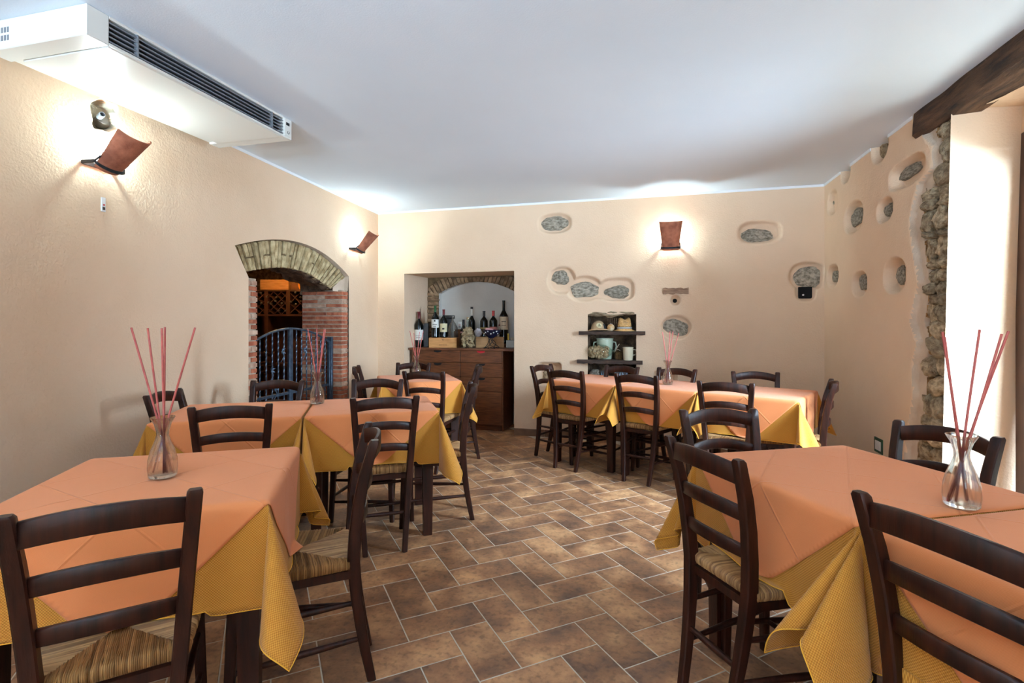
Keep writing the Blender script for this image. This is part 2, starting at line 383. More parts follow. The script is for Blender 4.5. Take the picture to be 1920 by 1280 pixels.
# ================================================================== THE ROOM SHELL
CEIL = 2.66
class Plane:
    """a wall: origin on the floor, direction along it, direction into it"""
    def __init__(s, p0, d):
        s.p0 = Vector((p0[0], p0[1], 0)); s.d = Vector((d[0], d[1], 0)).normalized(); s.n = None
    def into(s, x, y): s.n = Vector((x, y, 0)).normalized(); return s
    def pt(s, u, dep, z): p = s.p0 + s.d * u + s.n * dep; return (p.x, p.y, z)
    def uv(s, px, py, dep=0.0):
        q = on_plane(px, py, s.p0 + s.n * dep, s.n); return ((q - s.p0).dot(s.d), q.z)
BW = Plane((-3.203, 5.823), (0.9998, -0.0203)).into(0.0203, 0.9998)
RW = Plane((1.73, 5.723), (0, -1)).into(1, 0)
LW = Plane((-3.203, 5.823), (0.0536, -0.9986)).into(-0.9986, -0.0536)
def box_uv(pl, px0, py0, px1, py1):
    a = pl.uv(px0, (py0 + py1) / 2); b = pl.uv(px1, (py0 + py1) / 2); cx = (px0 + px1) / 2
    zt = pl.uv(cx, py0)[1]; zb = pl.uv(cx, py1)[1]
    return ((a[0] + b[0]) / 2, (zt + zb) / 2, abs(b[0] - a[0]) / 2, (zt - zb) / 2)

def wall_grid(name, pl, us, zs, depth=None, hole=None, mats=('plaster',), matf=None, warp=None, parent=None):
    us = np.array(sorted(set(np.round(us, 5)))); zs = np.array(sorted(set(np.round(zs, 5))))
    U, Z = np.meshgrid(us, zs)
    if warp: U, Z = warp(U, Z)
    D = depth(U, Z) if depth is not None else np.zeros_like(U)
    P = np.stack([pl.p0.x + pl.d.x * U + pl.n.x * D, pl.p0.y + pl.d.y * U + pl.n.y * D, Z], -1).reshape(-1, 3)
    nz, nu = U.shape; idx = np.arange(nz * nu).reshape(nz, nu)
    a, b, c_, d_ = idx[:-1, :-1], idx[:-1, 1:], idx[1:, 1:], idx[1:, :-1]
    uc = (U[:-1, :-1] + U[1:, 1:]) / 2; zc = (Z[:-1, :-1] + Z[1:, 1:]) / 2
    keep = np.ones_like(a, bool)
    if hole is not None: keep = ~hole(uc, zc)
    F = np.stack([a, b, c_, d_], -1)[keep]
    me = bpy.data.meshes.new(name); me.from_pydata(P.tolist(), [], F.tolist())
    for m in mats: me.materials.append(M[m])
    if matf is not None:
        dc = (D[:-1, :-1] + D[1:, 1:]) / 2
        me.polygons.foreach_set('material_index', matf(uc, zc, dc)[keep].astype(int))
    me.shade_smooth()
    bm = bmesh.new(); bm.from_mesh(me); loose = [v for v in bm.verts if not v.link_faces]; bmesh.ops.delete(bm, geom=loose, context='VERTS')
    nn = -pl.n
    bm.faces.ensure_lookup_table(); bm.normal_update()
    tot = sum((f.normal for f in list(bm.faces)[::max(1, len(bm.faces) // 50)]), Vector())
    if tot.dot(nn) < 0: bmesh.ops.reverse_faces(bm, faces=bm.faces)
    bm.to_mesh(me); bm.free()
    o = bpy.data.objects.new(name, me); COL.objects.link(o)
    if parent: o.parent = parent
    return o

def blob_depth(blobs):
    def f(U, Z):
        D = np.zeros_like(U)
        for (cu, cz, ru, rz, dep, soft, pw) in blobs:
            q = (np.abs((U - cu) / ru) ** pw + np.abs((Z - cz) / rz) ** pw) ** (1 / pw)
            dist = (1 - q) * min(ru, rz)
            t = np.clip(dist / soft, 0, 1); D = np.maximum(D, dep * t * t * (3 - 2 * t))
        return D
    return f

# ------------------------------------------------------------------ floor
fl = MB().box(-8.4, 2.6, -3.75, 8.8, -0.12, -0.0016).build('floor', 'grout')
tag(fl, 'herringbone floor of brown marbled rectangular tiles with pale joints', 'floor', kind='structure')
TA = R(39.9); ta = Vector((math.cos(TA), math.sin(TA), 0)); tb = Vector((-math.sin(TA), math.cos(TA), 0)); TP = 0.1688
T0 = Vector((-0.398, 2.351, 0))      # lattice (0, 0)
def lat(p, q): return T0 + ta * (p * TP) + tb * (q * TP)
JW = 0.0022
def tile_mb(mb, c, ang, L_=2 * TP, W_=TP):
    e = Vector((math.cos(ang), math.sin(ang), 0)); f = Vector((-math.sin(ang), math.cos(ang), 0)); hl, hw = L_ / 2 - JW, W_ / 2 - JW; b = 0.0022
    rings = []
    for z, i in ((-0.008, 0), (-0.0018, 0), (0, b)):
        rings.append([tuple(c + e * (sx * (hl - i)) + f * (sy * (hw - i)) + Vector((0, 0, z))) for sx, sy in ((-1, -1), (1, -1), (1, 1), (-1, 1))])
    mb.loft(rings)
tm = MB(); tile_mb(tm, Vector((0, 0, 0)), 0.0); t_proto = tm.build('tile', 'tile', fl); used_tile = False
inside = []
for i in range(-56, 44):
    for j in range(-48, 44):
        for kind in (0, 1):
            if kind == 0 and (i - j) % 4 == 0: c = lat(i + 1, j + 0.5); ang = TA
            elif kind == 1 and (i - j) % 4 == 3: c = lat(i + 0.5, j + 1); ang = TA + PI / 2
            else: continue
            if c.x > 2.02 or c.x < -3.35 or c.y > 6.45 or c.y < -3.6: continue
            if c.x > 1.75 and not (2.35 < c.y < 3.6): continue
            if c.y > 5.72 and not (-2.85 < c.x < -1.45): continue
            if c.x < -3.1 - 0.05 * 0 and not (3.4 < c.y < 5.0): continue
            X = c.x * CT + c.y * ST; D = -c.x * ST + c.y * CT
            vis = D > 1.75 and -0.78 < X / D < 1.05
            blocked = (X < -0.55 and D < 2.6) or (D > 4.2 and X < -1.4)
            inside.append((0 if vis and not blocked else 1, D, c, ang))
inside.sort(key=lambda t: (t[0], t[1]))
rest = MB()
for n_, (fl_, D, c, ang) in enumerate(inside):
    if n_ < 300:
        if n_ == 0: o = t_proto
        else: o = linked(t_proto, 'tile', fl)
        o.location = c; o.rotation_euler = (0, 0, ang)
    else: tile_mb(rest, c, ang)
ro = rest.build('tile_field', 'tile', fl); ro['kind'] = 'stuff'

# ------------------------------------------------------------------ ceiling
ce = MB().box(-3.35, 2.2, -3.75, 5.95, CEIL, CEIL + 0.1).build('ceiling', 'ceiling')
tag(ce, 'plain white painted ceiling', 'ceiling', kind='structure')

# ------------------------------------------------------------------ back wall
NX = BW.uv(758, 600)[0], BW.uv(964, 600)[0]; NZ = 1.892        # cabinet niche
SX = BW.uv(1102, 640)[0], BW.uv(1193, 640)[0]; SZ = (0.50, 1.385)   # shelf niche
SX1 = 0.36; ND = 0.68
def BB(a, b, c, d, dep=0.055, soft=0.028, pw=2.3): u, z, ru, rz = box_uv(BW, a, b, c, d); return (u, z, ru, rz, dep, soft, pw)
back_blobs = [BB(1007, 399, 1073, 438, pw=2.6), BB(1026, 499, 1080, 552), BB(1062, 516, 1130, 566, pw=2.2), BB(1122, 520, 1191, 566, pw=3.2),
              BB(1082, 528, 1160, 562, pw=3.5), BB(1257, 553, 1276, 573, 0.09, 0.02), BB(1238, 590, 1298, 637, pw=2.0), BB(1382, 413, 1468, 457, pw=2.8),
              BB(1478, 490, 1552, 545, pw=2.4), BB(1490, 520, 1532, 566, 0.055, 0.03, 3), BB(1009, 679, 1052, 722, 0.10, 0.012, 7), BB(1226, 694, 1270, 730, 0.08, 0.012, 6)]
bd0 = blob_depth(back_blobs); bd = lambda U, Z: bd0(U, Z) * np.clip((4.93 - U) / .03, 0, 1)
us = list(np.arange(0, 4.936, 0.0128)) + [4.936, NX[0], NX[1], SX[0], SX[1]]; zs = list(np.arange(0, CEIL, 0.0128)) + [CEIL, NZ, SZ[0], SZ[1]]
def bhole(u, z): return ((u > NX[0]) & (u < NX[1]) & (z < NZ)) | ((u > SX[0]) & (u < SX[1]) & (z > SZ[0]) & (z < SZ[1]))
def bmask(u, z):
    near = (np.abs(u - NX[0]) < 0.07) | (np.abs(u - NX[1]) < 0.07) | (np.abs(u - SX[0]) < 0.04) | (np.abs(u - SX[1]) < 0.04)
    return near
def bdep(U, Z):
    d = bd(U, Z); und = 0.004 * np.sin(U * 2.7 + 1) * np.sin(Z * 3.1) ; return d + np.where(d > 0.001, 0, und * 0.5 * ((U > 0.05) & (U < 4.88)))
wbk = wall_grid('wall_back', BW, us, zs, bd, bhole)
tag(wbk, 'peach plastered back wall with stones showing through round recesses', 'wall', kind='structure')
# niche shells
def quad(mb, a, b, c_, d_): mb.add([a, b, c_, d_], [(0, 1, 2, 3)])
nm = MB().use('plaster')
quad(nm, BW.pt(NX[0], 0, 0), BW.pt(NX[0], ND, 0), BW.pt(NX[0], ND, NZ + .01), BW.pt(NX[0], 0, NZ))
quad(nm, BW.pt(NX[1], 0, 0), BW.pt(NX[1], ND, 0), BW.pt(NX[1], ND, NZ + .01), BW.pt(NX[1], 0, NZ))
quad(nm, BW.pt(NX[0], 0, NZ), BW.pt(NX[1], 0, NZ), BW.pt(NX[1], ND, NZ + .01), BW.pt(NX[0], ND, NZ + .01))
nm.build('niche_lining', parent=wbk, recalc=False)
# arch of bricks at the back of the niche, with a plastered blind recess under it
AU0, AU1 = BW.uv(823, 560, ND)[0], BW.uv(968, 560, ND)[0]
aspz = 1.685; atop = 1.835
ac_u = (AU0 + AU1) / 2; hw_ = (AU1 - AU0) / 2; rise = atop - aspz
arad = (hw_ ** 2 + rise ** 2) / (2 * rise); acz = atop - arad
def arch_z(u): return acz + math.sqrt(max(arad ** 2 - (u - ac_u) ** 2, 0))
back = MB().use('vous_joint')
nn_ = 24
for k in range(nn_):       # mortar face around the arch
    u0 = AU0 + (AU1 - AU0) * k / nn_; u1 = AU0 + (AU1 - AU0) * (k + 1) / nn_
    quad(back, BW.pt(u0, ND, arch_z(u0)), BW.pt(u1, ND, arch_z(u1)), BW.pt(u1, ND, NZ + .01), BW.pt(u0, ND, NZ + .01))
    back.use('niche_plaster'); quad(back, BW.pt(u0, ND, arch_z(u0)), BW.pt(u1, ND, arch_z(u1)), BW.pt(u1, ND + .09, arch_z(u1)), BW.pt(u0, ND + .09, arch_z(u0))); back.use('vous_joint')
quad(back, BW.pt(NX[0], ND, 0), BW.pt(AU0, ND, 0), BW.pt(AU0, ND, NZ + .01), BW.pt(NX[0], ND, NZ + .01))
quad(back, BW.pt(AU1, ND, 0), BW.pt(NX[1] + .3, ND, 0), BW.pt(NX[1] + .3, ND, NZ + .01), BW.pt(AU1, ND, NZ + .01))
back.use('niche_plaster')
quad(back, BW.pt(AU0, ND + .09, 0), BW.pt(AU1, ND + .09, 0), BW.pt(AU1, ND + .09, 1.9), BW.pt(AU0, ND + .09, 1.9))
quad(back, BW.pt(AU0, ND, 0), BW.pt(AU0, ND + .09, 0), BW.pt(AU0, ND + .09, aspz), BW.pt(AU0, ND, aspz))
quad(back, BW.pt(AU1, ND, 0), BW.pt(AU1, ND + .09, 0), BW.pt(AU1, ND + .09, aspz), BW.pt(AU1, ND, aspz))
back.build('niche_back', parent=wbk, recalc=False)
def brick_from_quad(q, pl, d0, d1, material, parent, name='brick', j=0.0):
    """q: four (u, z) corners of the face; the brick stands proud to depth d0 and goes back to d1"""
    cu = sum(p[0] for p in q) / 4; cz = sum(p[1] for p in q) / 4
    rings = []
    for dep, sh in ((d1, 1.0), (d0 + 0.006, 1.0), (d0, 0.9)):
        rings.append([pl.pt(cu + (p[0] - cu) * sh + random.uniform(-j, j), dep, cz + (p[1] - cz) * sh + random.uniform(-j, j)) for p in q])
    # own origin at the brick
    o = Vector(pl.pt(cu, d0, cz)); rings = [[tuple(Vector(p) - o) for p in r_] for r_ in rings]
    return MB().loft(rings).build(name, material, parent, smooth=30, loc=o)
nb = 22; span = math.asin(hw_ / arad)
for k in range(-2, nb + 2):
    a0 = -span + 2 * span * (k + 0.08) / nb; a1 = -span + 2 * span * (k + 0.9) / nb
    def rp(a, rr): return (ac_u + math.sin(a) * rr, acz + math.cos(a) * rr)
    ro_ = arad + 0.15
    q = [rp(a0, arad), rp(a1, arad), rp(a1, ro_), rp(a0, ro_)]
    q = [(min(max(u, NX[0] + .01), NX[1] - .005), min(z, NZ)) for u, z in q]
    if abs(q[0][0] - q[1][0]) < 0.02: continue
    brick_from_quad(q, BW, ND - 0.02 - random.uniform(0, .015), ND + .02, 'niche_brick', wbk, j=0.004)
z = 0.99
while z < 1.66:
    h = random.uniform(0.045, 0.07)
    q = [(NX[0] + .005, z), (AU0 + random.uniform(-.012, .004), z), (AU0 + random.uniform(-.012, .004), z + h - .012), (NX[0] + .005, z + h - .012)]
    brick_from_quad(q, BW, ND - 0.02 - random.uniform(0, .012), ND + .02, 'niche_brick', wbk, j=0.003)
    q = [(AU1 + random.uniform(-.004, .01), z), (NX[1] + .1, z), (NX[1] + .1, z + h - .012), (AU1 + random.uniform(-.004, .01), z + h - .012)]
    brick_from_quad(q, BW, ND - 0.02 - random.uniform(0, .012), ND + .02, 'niche_brick', wbk, j=0.003)
    z += h
# shelf niche: rough cavity
sm = MB().use('dark_rubble'); SD = 0.30
def rough_quad(mb, c0, c1, c2, c3, n=10, amp=0.012, seed=0):
    c0, c1, c2, c3 = map(Vector, (c0, c1, c2, c3)); nrm = (c1 - c0).cross(c3 - c0).normalized(); vs = []
    for i in range(n + 1):
        for j in range(n + 1):
            a, b = i / n, j / n
            p = (c0 * (1 - a) + c1 * a) * (1 - b) + (c3 * (1 - a) + c2 * a) * b
            e = min(a, 1 - a, b, 1 - b) > 0
            vs.append(tuple(p + nrm * (amp * noise.noise(p * 9 + Vector((seed, 0, 0))) * (1 if e else 0))))
    fs = [(i * (n + 1) + j, (i + 1) * (n + 1) + j, (i + 1) * (n + 1) + j + 1, i * (n + 1) + j + 1) for i in range(n) for j in range(n)]
    mb.add(vs, fs)
rough_quad(sm, BW.pt(SX[0], 0, SZ[0]), BW.pt(SX[0], SD, SZ[0]), BW.pt(SX[0], SD, SZ[1]), BW.pt(SX[0], 0, SZ[1]), amp=.03)
rough_quad(sm, BW.pt(SX[1], 0, SZ[0]), BW.pt(SX[1], SD, SZ[0]), BW.pt(SX[1], SD, SZ[1]), BW.pt(SX[1], 0, SZ[1]), amp=.03)
rough_quad(sm, BW.pt(SX[0], SD, SZ[0]), BW.pt(SX[1], SD, SZ[0]), BW.pt(SX[1], SD, SZ[1]), BW.pt(SX[0], SD, SZ[1]), n=20, amp=.04)
rough_quad(sm, BW.pt(SX[0], 0, SZ[1]), BW.pt(SX[1], 0, SZ[1]), BW.pt(SX[1], SD, SZ[1]), BW.pt(SX[0], SD, SZ[1]), amp=.03)
rough_quad(sm, BW.pt(SX[0], 0, SZ[0]), BW.pt(SX[1], 0, SZ[0]), BW.pt(SX[1], SD, SZ[0]), BW.pt(SX[0], SD, SZ[0]), amp=.01)
sm.build('shelf_niche_lining', parent=wbk, recalc=False, smooth=60)
# stones of the rough lintel over the shelf niche, and slats at its back
rocks = [rock_mesh('stone', 'stone', k, 3) for k in range(6)]
rocks_g = [rock_mesh('stone', 'stone_grey', 20 + k, 3, amp=0.3) for k in range(6)]
def wall_stone(pl, px0, py0, px1, py1, dep, k, grey=True, thick=0.03, parent=None, rot=0.0, name='stone'):
    a_, b_ = pl.uv(px0, (py0 + py1) / 2, dep), pl.uv(px1, (py0 + py1) / 2, dep); zt_, zb_ = pl.uv((px0 + px1) / 2, py0, dep)[1], pl.uv((px0 + px1) / 2, py1, dep)[1]
    u, z, ru, rz = (a_[0] + b_[0]) / 2, (zt_ + zb_) / 2, abs(a_[0] - b_[0]) / 2, (zt_ - zb_) / 2
    ang = math.atan2(pl.d.y, pl.d.x)
    o = from_mesh((rocks_g if grey else rocks)[k % 6], name, parent, Vector(pl.pt(u, dep + thick * .35, z)), (0, rot, ang), (ru * 1.06, thick, rz * 1.06))
    return o
for a in ((1100, 584, 1140, 593), (1126, 583, 1170, 594), (1158, 582, 1196, 590)):
    wall_stone(BW, *a, 0.03, int(a[0]) % 6, False, 0.07, wbk)
sl = MB()
for k in range(9):
    u = BW.uv(1140 + k * 4, 612, SD - .05)[0]; p = BW.pt(u, SD - .05, 0)
    sl.box(p[0] - .004, p[0] + .004, p[1] - .006, p[1] + .006, 1.20, 1.345)
sl.build('slat_screen', 'lintel', wbk)
stones_b = [(1012, 407, 1063, 432), (1036, 507, 1066, 533), (1071, 530, 1121, 557), (1136, 535, 1181, 559), (1242, 599, 1290, 627), (1389, 429, 1446, 455), (1485, 502, 1542, 538)]
for k, a in enumerate(stones_b): wall_stone(BW, *a, 0.05, k, True, 0.03, wbk, rot=(0.35 if k == 4 else 0.0))
wall_stone(BW, 1016, 690, 1044, 722, 0.10, 3, False, 0.03, wbk)
wall_stone(BW, 1232, 700, 1262, 728, 0.09, 4, False, 0.03, wbk)
hole = MB(); u, z, ru, rz = box_uv(BW, 1260, 556, 1272, 570)
hole.lathe([(0.001, 0), (ru * .6, .002), (ru, .012), (ru * 1.05, .03)], 16)
ho = hole.build('dark_hole', 'void', wbk, loc=BW.pt(u, .085, z), rot=(R(-90), 0, 0), smooth=50)
# weathered board let into the wall
u, z, ru, rz = box_uv(BW, 1243, 540, 1291, 551)
lb = MB(); n = 10
rings = [[BW.pt(u - ru + 2 * ru * i / n, d_, z + s_ * rz * (1 + .15 * math.sin(i * 2.1)) + .003 * math.sin(i * 1.3)) for d_, s_ in ((-.02, -1), (-.02, 1), (.04, 1), (.04, -1))] for i in range(n + 1)]
lb.loft(rings).build('board', 'lintel', wbk, smooth=40)
# dark socket under the corner stone
u, z, ru, rz = box_uv(BW, 1499, 537, 1525, 559)
sk = MB().use('void'); p = BW.pt(u, .05, z); sk.box(p[0] - ru, p[0] + ru, p[1] - .012, p[1] + .02, z - rz, z + rz, .004)
sk.use('white_gloss'); sk.lathe([(0.001, 0), (.009, 0), (.009, .006), (.001, .006)], 12)
so = sk.build('socket_box', parent=wbk, smooth=40)
for i_, v in enumerate(so.data.vertices):
    if abs(v.co.x) < .02 and abs(v.co.y) < .02 and abs(v.co.z) < .02: v.co = Vector((p[0] - ru * .35 + v.co.x, p[1] - .016 - v.co.z, z - rz * .4 + v.co.y))

# ------------------------------------------------------------------ right wall as far as the door reveal
def yedge(z): return 3.545 + (2.465 - z) * (0.089 / 1.982)
UE = 5.723 - yedge(0)
outer_px = [(1722, 215), (1729, 255), (1745, 274), (1745, 316), (1718, 348), (1706, 399), (1704, 423), (1712, 486), (1720, 529), (1704, 603), (1718, 642), (1708, 681), (1710, 744), (1706, 771), (1697, 822), (1695, 857), (1694, 960)]
inner_px = [(1752, 215), (1746, 249), (1758, 275), (1757, 316), (1740, 350), (1725, 383), (1722, 423), (1728, 486), (1736, 529), (1726, 600), (1735, 642), (1728, 690), (1729, 744), (1724, 787), (1712, 822), (1712, 857), (1712, 960)]
op = sorted((RW.uv(*p)[1], RW.uv(*p)[0]) for p in outer_px); ip = sorted((RW.uv(*p)[1], RW.uv(*p)[0]) for p in inner_px)
oz, ou = map(np.array, zip(*op)); iz, iu = map(np.array, zip(*ip))
def RB(a, b, c, d, dep=0.08, soft=0.018, pw=2.4): u, z, ru, rz = box_uv(RW, a, b, c, d); return (u, z, ru, rz, dep, soft, pw)
right_blobs = [RB(1551, 357, 1570, 402, .05), RB(1582, 378, 1618, 436), RB(1643, 372, 1674, 416), RB(1597, 509, 1626, 556), RB(1550, 496, 1572, 538), RB(1656, 484, 1698, 550)]
rbd = blob_depth(right_blobs)
u_, z_, ru_, rz_ = box_uv(RW, 1666, 295, 1734, 350)
def rdep(U, Z):
    D = rbd(U, Z) * np.clip((U - .01) / .03, 0, 1)
    # the long slanting recess
    q = ((np.abs((U - u_) / (ru_ * 1.02))) ** 3 + (np.abs((Z - z_ - 0.0 * (U - u_)) / (rz_ * .92))) ** 3) ** (1 / 3)
    t = np.clip((1 - q) * .1 / .018, 0, 1); D = np.maximum(D, .08 * t * t * (3 - 2 * t))
    # pockets open at the ceiling
    for (a, b, c_, d_) in ((1576, 300, 1595, 343), (1633, 246, 1666, 304)):
        u0, z0, r0, s0 = box_uv(RW, a, b, c_, d_); zt = CEIL
        cz = zt; rzz = zt - (z0 - s0)
        q = ((np.abs((U - u0) / r0)) ** 2.6 + (np.abs((Z - cz) / rzz)) ** 2.6) ** (1 / 2.6)
        t = np.clip((1 - q) * .1 / .02, 0, 1); D = np.maximum(D, .09 * t * t * (3 - 2 * t))
    uo = np.interp(Z, oz, ou) + .006 * np.sin(Z * 41); ui = np.interp(Z, iz, iu) + .008 * np.sin(Z * 57) + .006 * np.sin(Z * 23)
    a = np.clip((U - uo) / .03, 0, 1); b = np.clip((U - ui) / .02, 0, 1)
    ue = 5.723 - (3.545 + (2.465 - Z) * (0.089 / 1.982)); c_ = np.clip((ue - .035 - U) / .015, 0, 1)
    S = .028 * a * a * (3 - 2 * a) + .075 * b * b * (3 - 2 * b) * c_
    return np.maximum(D, S)
def rmat(U, Z, D):
    ui = np.interp(Z, iz, iu); uo = np.interp(Z, oz, ou); ue = 5.723 - (3.545 + (2.465 - Z) * (0.089 / 1.982))
    m = np.where((U > uo + .004), 1, 0); m = np.where((U > ui - .002) & (U < ue - .03), 2, m); return m
def rwarp(U, Z):
    ue = 5.723 - (3.545 + (2.465 - Z) * (0.089 / 1.982)); return np.where(U < 1.3, U, 1.3 + (U - 1.3) * (ue - 1.3) / (UE - 1.3)), Z
wr = wall_grid('wall_right', RW, np.append(np.arange(0, UE, .0125), UE), np.append(np.arange(0, CEIL, .0125), CEIL), rdep, None, ('plaster', 'plaster_edge', 'mortar'), rmat, rwarp)
tag(wr, 'pinkish plastered right wall with round stone recesses and a ragged strip of rubble', 'wall', kind='structure')
stones_r = [(1597, 392, 1616, 422), (1659, 382, 1674, 405), (1611, 514, 1626, 544), (1561, 508, 1571, 530), (1680, 500, 1697, 532), (1558, 372, 1569, 392)]
for k, a in enumerate(stones_r): wall_stone(RW, *a, 0.06, k + 2, True, 0.03, wr)
u0, z0 = RW.uv(1706, 322, .07)
o = from_mesh(rocks_g[1], 'stone', wr, Vector(RW.pt(u0, .075, z0)), (0, R(-3), R(-90)), (.15, .03, .042))
for (px, py, s_) in ((1590, 330, .04), (1657, 280, .06)):
    u0, z0 = RW.uv(px, py, .07); from_mesh(rocks[2], 'stone', wr, Vector(RW.pt(u0, .08, z0)), (0, 0, R(-90)), (s_, .03, s_ * 1.3))
# rubble strip: each stone its own piece
rs = random.Random(11); z = 0.03
while z < 2.46:
    ui = float(np.interp(z, iz, iu)); ue = 5.723 - yedge(z) - .03; wdt = ue - ui
    hh = rs.uniform(.05, .15); nst = 2 if wdt > .2 and hh < .1 else 1
    if wdt > .22: nst = 2
    for k in range(nst):
        cu = ui + wdt * (k + .5) / nst + rs.uniform(-.02, .02); ru = wdt / nst * rs.uniform(.42, .56); rz = hh * rs.uniform(.5, .62)
        o = from_mesh(rocks[rs.randrange(6)], 'stone', wr, Vector(RW.pt(min(cu, ue - ru * .9), .05 + rs.uniform(0, .02), z + hh / 2)),
                      (rs.uniform(-.2, .2), rs.uniform(-.3, .3), R(-90)), (ru, rs.uniform(.05, .075), rz))
    if rs.random() < .8:
        for _ in range(2):
            from_mesh(rocks[rs.randrange(6)], 'stone', wr, Vector(RW.pt(rs.uniform(ui, ue), .065, z + rs.uniform(0, hh))), (0, rs.uniform(0, 3), R(-90)), (rs.uniform(.015, .035), .035, rs.uniform(.012, .03)))
    z += hh * .92
# reveal, soffit, wall above the door, near jamb and the rest of the right wall
XR = 2.07
rv = MB().use('plaster'); nzz = 12
for k in range(nzz):
    z0, z1 = 2.52 * k / nzz, 2.52 * (k + 1) / nzz
    quad(rv, (1.73, yedge(z0), z0), (2.4, yedge(z0) - .0, z0), (2.4, yedge(z1), z1), (1.73, yedge(z1), z1))
vs_ = []; ny = 30
for j in range(ny + 1):
    y = 3.62 - 1.45 * j / ny
    for i, x in enumerate((1.86, 1.92, 2.0, 2.07, 2.4)):
        vs_.append((x + (.02 * math.sin(j * 1.1) if i == 0 else 0), y, 2.515 + .006 * math.sin(j * .9 + i) - (.012 if i == 0 else 0)))
rv.add(vs_, [(j * 5 + i, j * 5 + i + 1, (j + 1) * 5 + i + 1, (j + 1) * 5 + i) for j in range(ny) for i in range(4)])
rv.box(2.07, 2.16, 2.3, 3.62, 2.36, 2.56)
rv.box(1.73, 2.4, -3.6, 2.36, 0, CEIL)
rv.box(1.92, 2.4, 2.36, 4.0, 2.53, CEIL + .02)
rv.build('door_reveal', parent=wr)
bm_ = MB(); ny = 60; rings = []
for j in range(ny + 1):
    y = 3.947 - 2.2 * j / ny; e = Vector((0, y * 4, 0))
    n1, n2, n3 = noise.noise(e + Vector((5, 0, 0))), noise.noise(e + Vector((9, 0, 3))), noise.noise(e + Vector((2, 7, 0)))
    xb = 1.715 + .008 * n1; zb = 2.492 + .014 * n2; xi = 1.90 + .02 * n3
    rings.append([(xb + .006, y, CEIL - .002), (xb, y, (CEIL + zb) / 2 + .02), (xb - .004, y, zb + .025), (xb + .022, y, zb), (xi - .02, y, zb + .008), (xi, y, zb + .03), (xi, y, CEIL - .002)])
beam = bm_.loft(rings).build('wooden_beam', 'beam', smooth=35)
tag(beam, 'rough old dark wooden lintel beam under the ceiling over the door', 'beam', kind='structure')
# glazed door
dr = empty('door_1', (2.11, 3.0, 0)); tag(dr, 'dark brown framed glazed door in the deep opening of the right wall', 'door', kind='structure')
def dbox(name, x0, x1, y0, y1, z0, z1, m='door_wood', b=.004): return MB().box(x0 - 2.11, x1 - 2.11, y0 - 3.0, y1 - 3.0, z0, z1, b).build(name, m, dr, smooth=30)
dbox('frame', 2.07, 2.15, 3.50, 3.60, 0.0, 2.36); dbox('frame', 2.07, 2.15, 2.36, 2.44, 0.0, 2.36); dbox('frame', 2.071, 2.149, 2.44, 3.50, 2.28, 2.36)
dbox('leaf_stile', 2.085, 2.135, 3.40, 3.495, .01, 2.275); dbox('leaf_stile', 2.085, 2.135, 2.445, 2.54, .01, 2.275)
dbox('leaf_rail', 2.086, 2.134, 2.54, 3.40, .01, .2); dbox('leaf_rail', 2.086, 2.134, 2.54, 3.40, 2.18, 2.274)
dbox('glass_pane', 2.107, 2.113, 2.54, 3.40, .2, 2.18, 'pane', 0)
# light switch low on the right wall
u, z, ru, rz = box_uv(RW, 1641, 821, 1656, 849)
sw = empty('wall_socket', RW.pt(u, 0, z)); tag(sw, 'small white wall socket in a dark green frame low on the right wall', 'socket')
MB().box(-.008, .0, -ru, ru, -rz, rz, .003).build('frame_plate', mat('dark_green_plate', srgb(16, 66, 44), rough=.4), sw)
MB().box(-.012, -.008, -ru * .3, ru * .62, -rz * .62, rz * .62, .001).build('switch_module', 'white_gloss', sw)
MB().box(-.012, -.008, -ru * .75, -ru * .34, -rz * .62, rz * .62, .001).build('switch_module', 'white_gloss', sw)

# ------------------------------------------------------------------ left wall with the brick arch opening
oarc = [(440, 460.6), (465, 453), (490, 450.6), (515, 449), (540, 450), (565, 455), (590, 465), (615, 480), (640, 502.5), (654, 517.5)]
iarc = [(467.5, 509), (485, 507.5), (502, 504), (521, 501.5), (546, 500.5), (565, 504), (580, 508.5), (596, 517), (615, 527), (633, 542.5)]
oa = [LW.uv(*p) for p in oarc]; ia = [LW.uv(*p) for p in iarc]
oa.sort(); ia.sort()
ouu, ozz = np.array([p[0] for p in oa]), np.array([p[1] for p in oa])
iuu, izz = np.array([p[0] for p in ia]), np.array([p[1] for p in ia])
def smooth_curve(xs, ys, n):
    c_ = np.polyfit(xs, ys, 4); X = np.linspace(xs[0], xs[-1], n); return X, np.polyval(c_, X)
ouu, ozz = smooth_curve(ouu, ozz, 25); iuu, izz = smooth_curve(iuu, izz, 25)
UR0, UR1 = LW.uv(652, 600)[0], LW.uv(640.5, 600)[0]       # right pillar front face (far side)
UL0, UL1 = LW.uv(482, 600)[0], LW.uv(466, 600)[0]         # left pillar front face (near side)
u_far, u_near = ouu[0], ouu[-1]
LEND = 9.45
cam_u, cam_z, cru, crz = box_uv(LW, 171, 188, 221, 245)
def ldep(U, Z):
    q = ((np.abs((U - cam_u) / cru)) ** 3 + (np.abs((Z - cam_z + .25 * (U - cam_u)) / crz)) ** 3) ** (1 / 3) + .10 * np.sin(U * 60) * np.sin(Z * 47)
    t = np.clip((1 - q) * .09 / .012, 0, 1); return .09 * t
wl_us = np.append(np.arange(UL1 + .0, LEND, .04), [LEND]); wl_us = np.append(wl_us, np.arange(cam_u - cru - .03, cam_u + cru + .03, .005)); wl_us = np.append(wl_us[wl_us > u_near], [u_near])
wl_zs = np.append(np.arange(0, CEIL, .04), [CEIL]); wl_zs = np.append(wl_zs, np.arange(cam_z - crz - .04, cam_z + crz + .04, .005))
wlf = wall_grid('wall_left', LW, wl_us, wl_zs, ldep, None, ('plaster', 'stone_grey'), lambda U, Z, D: np.where(D > .03, 1, 0))
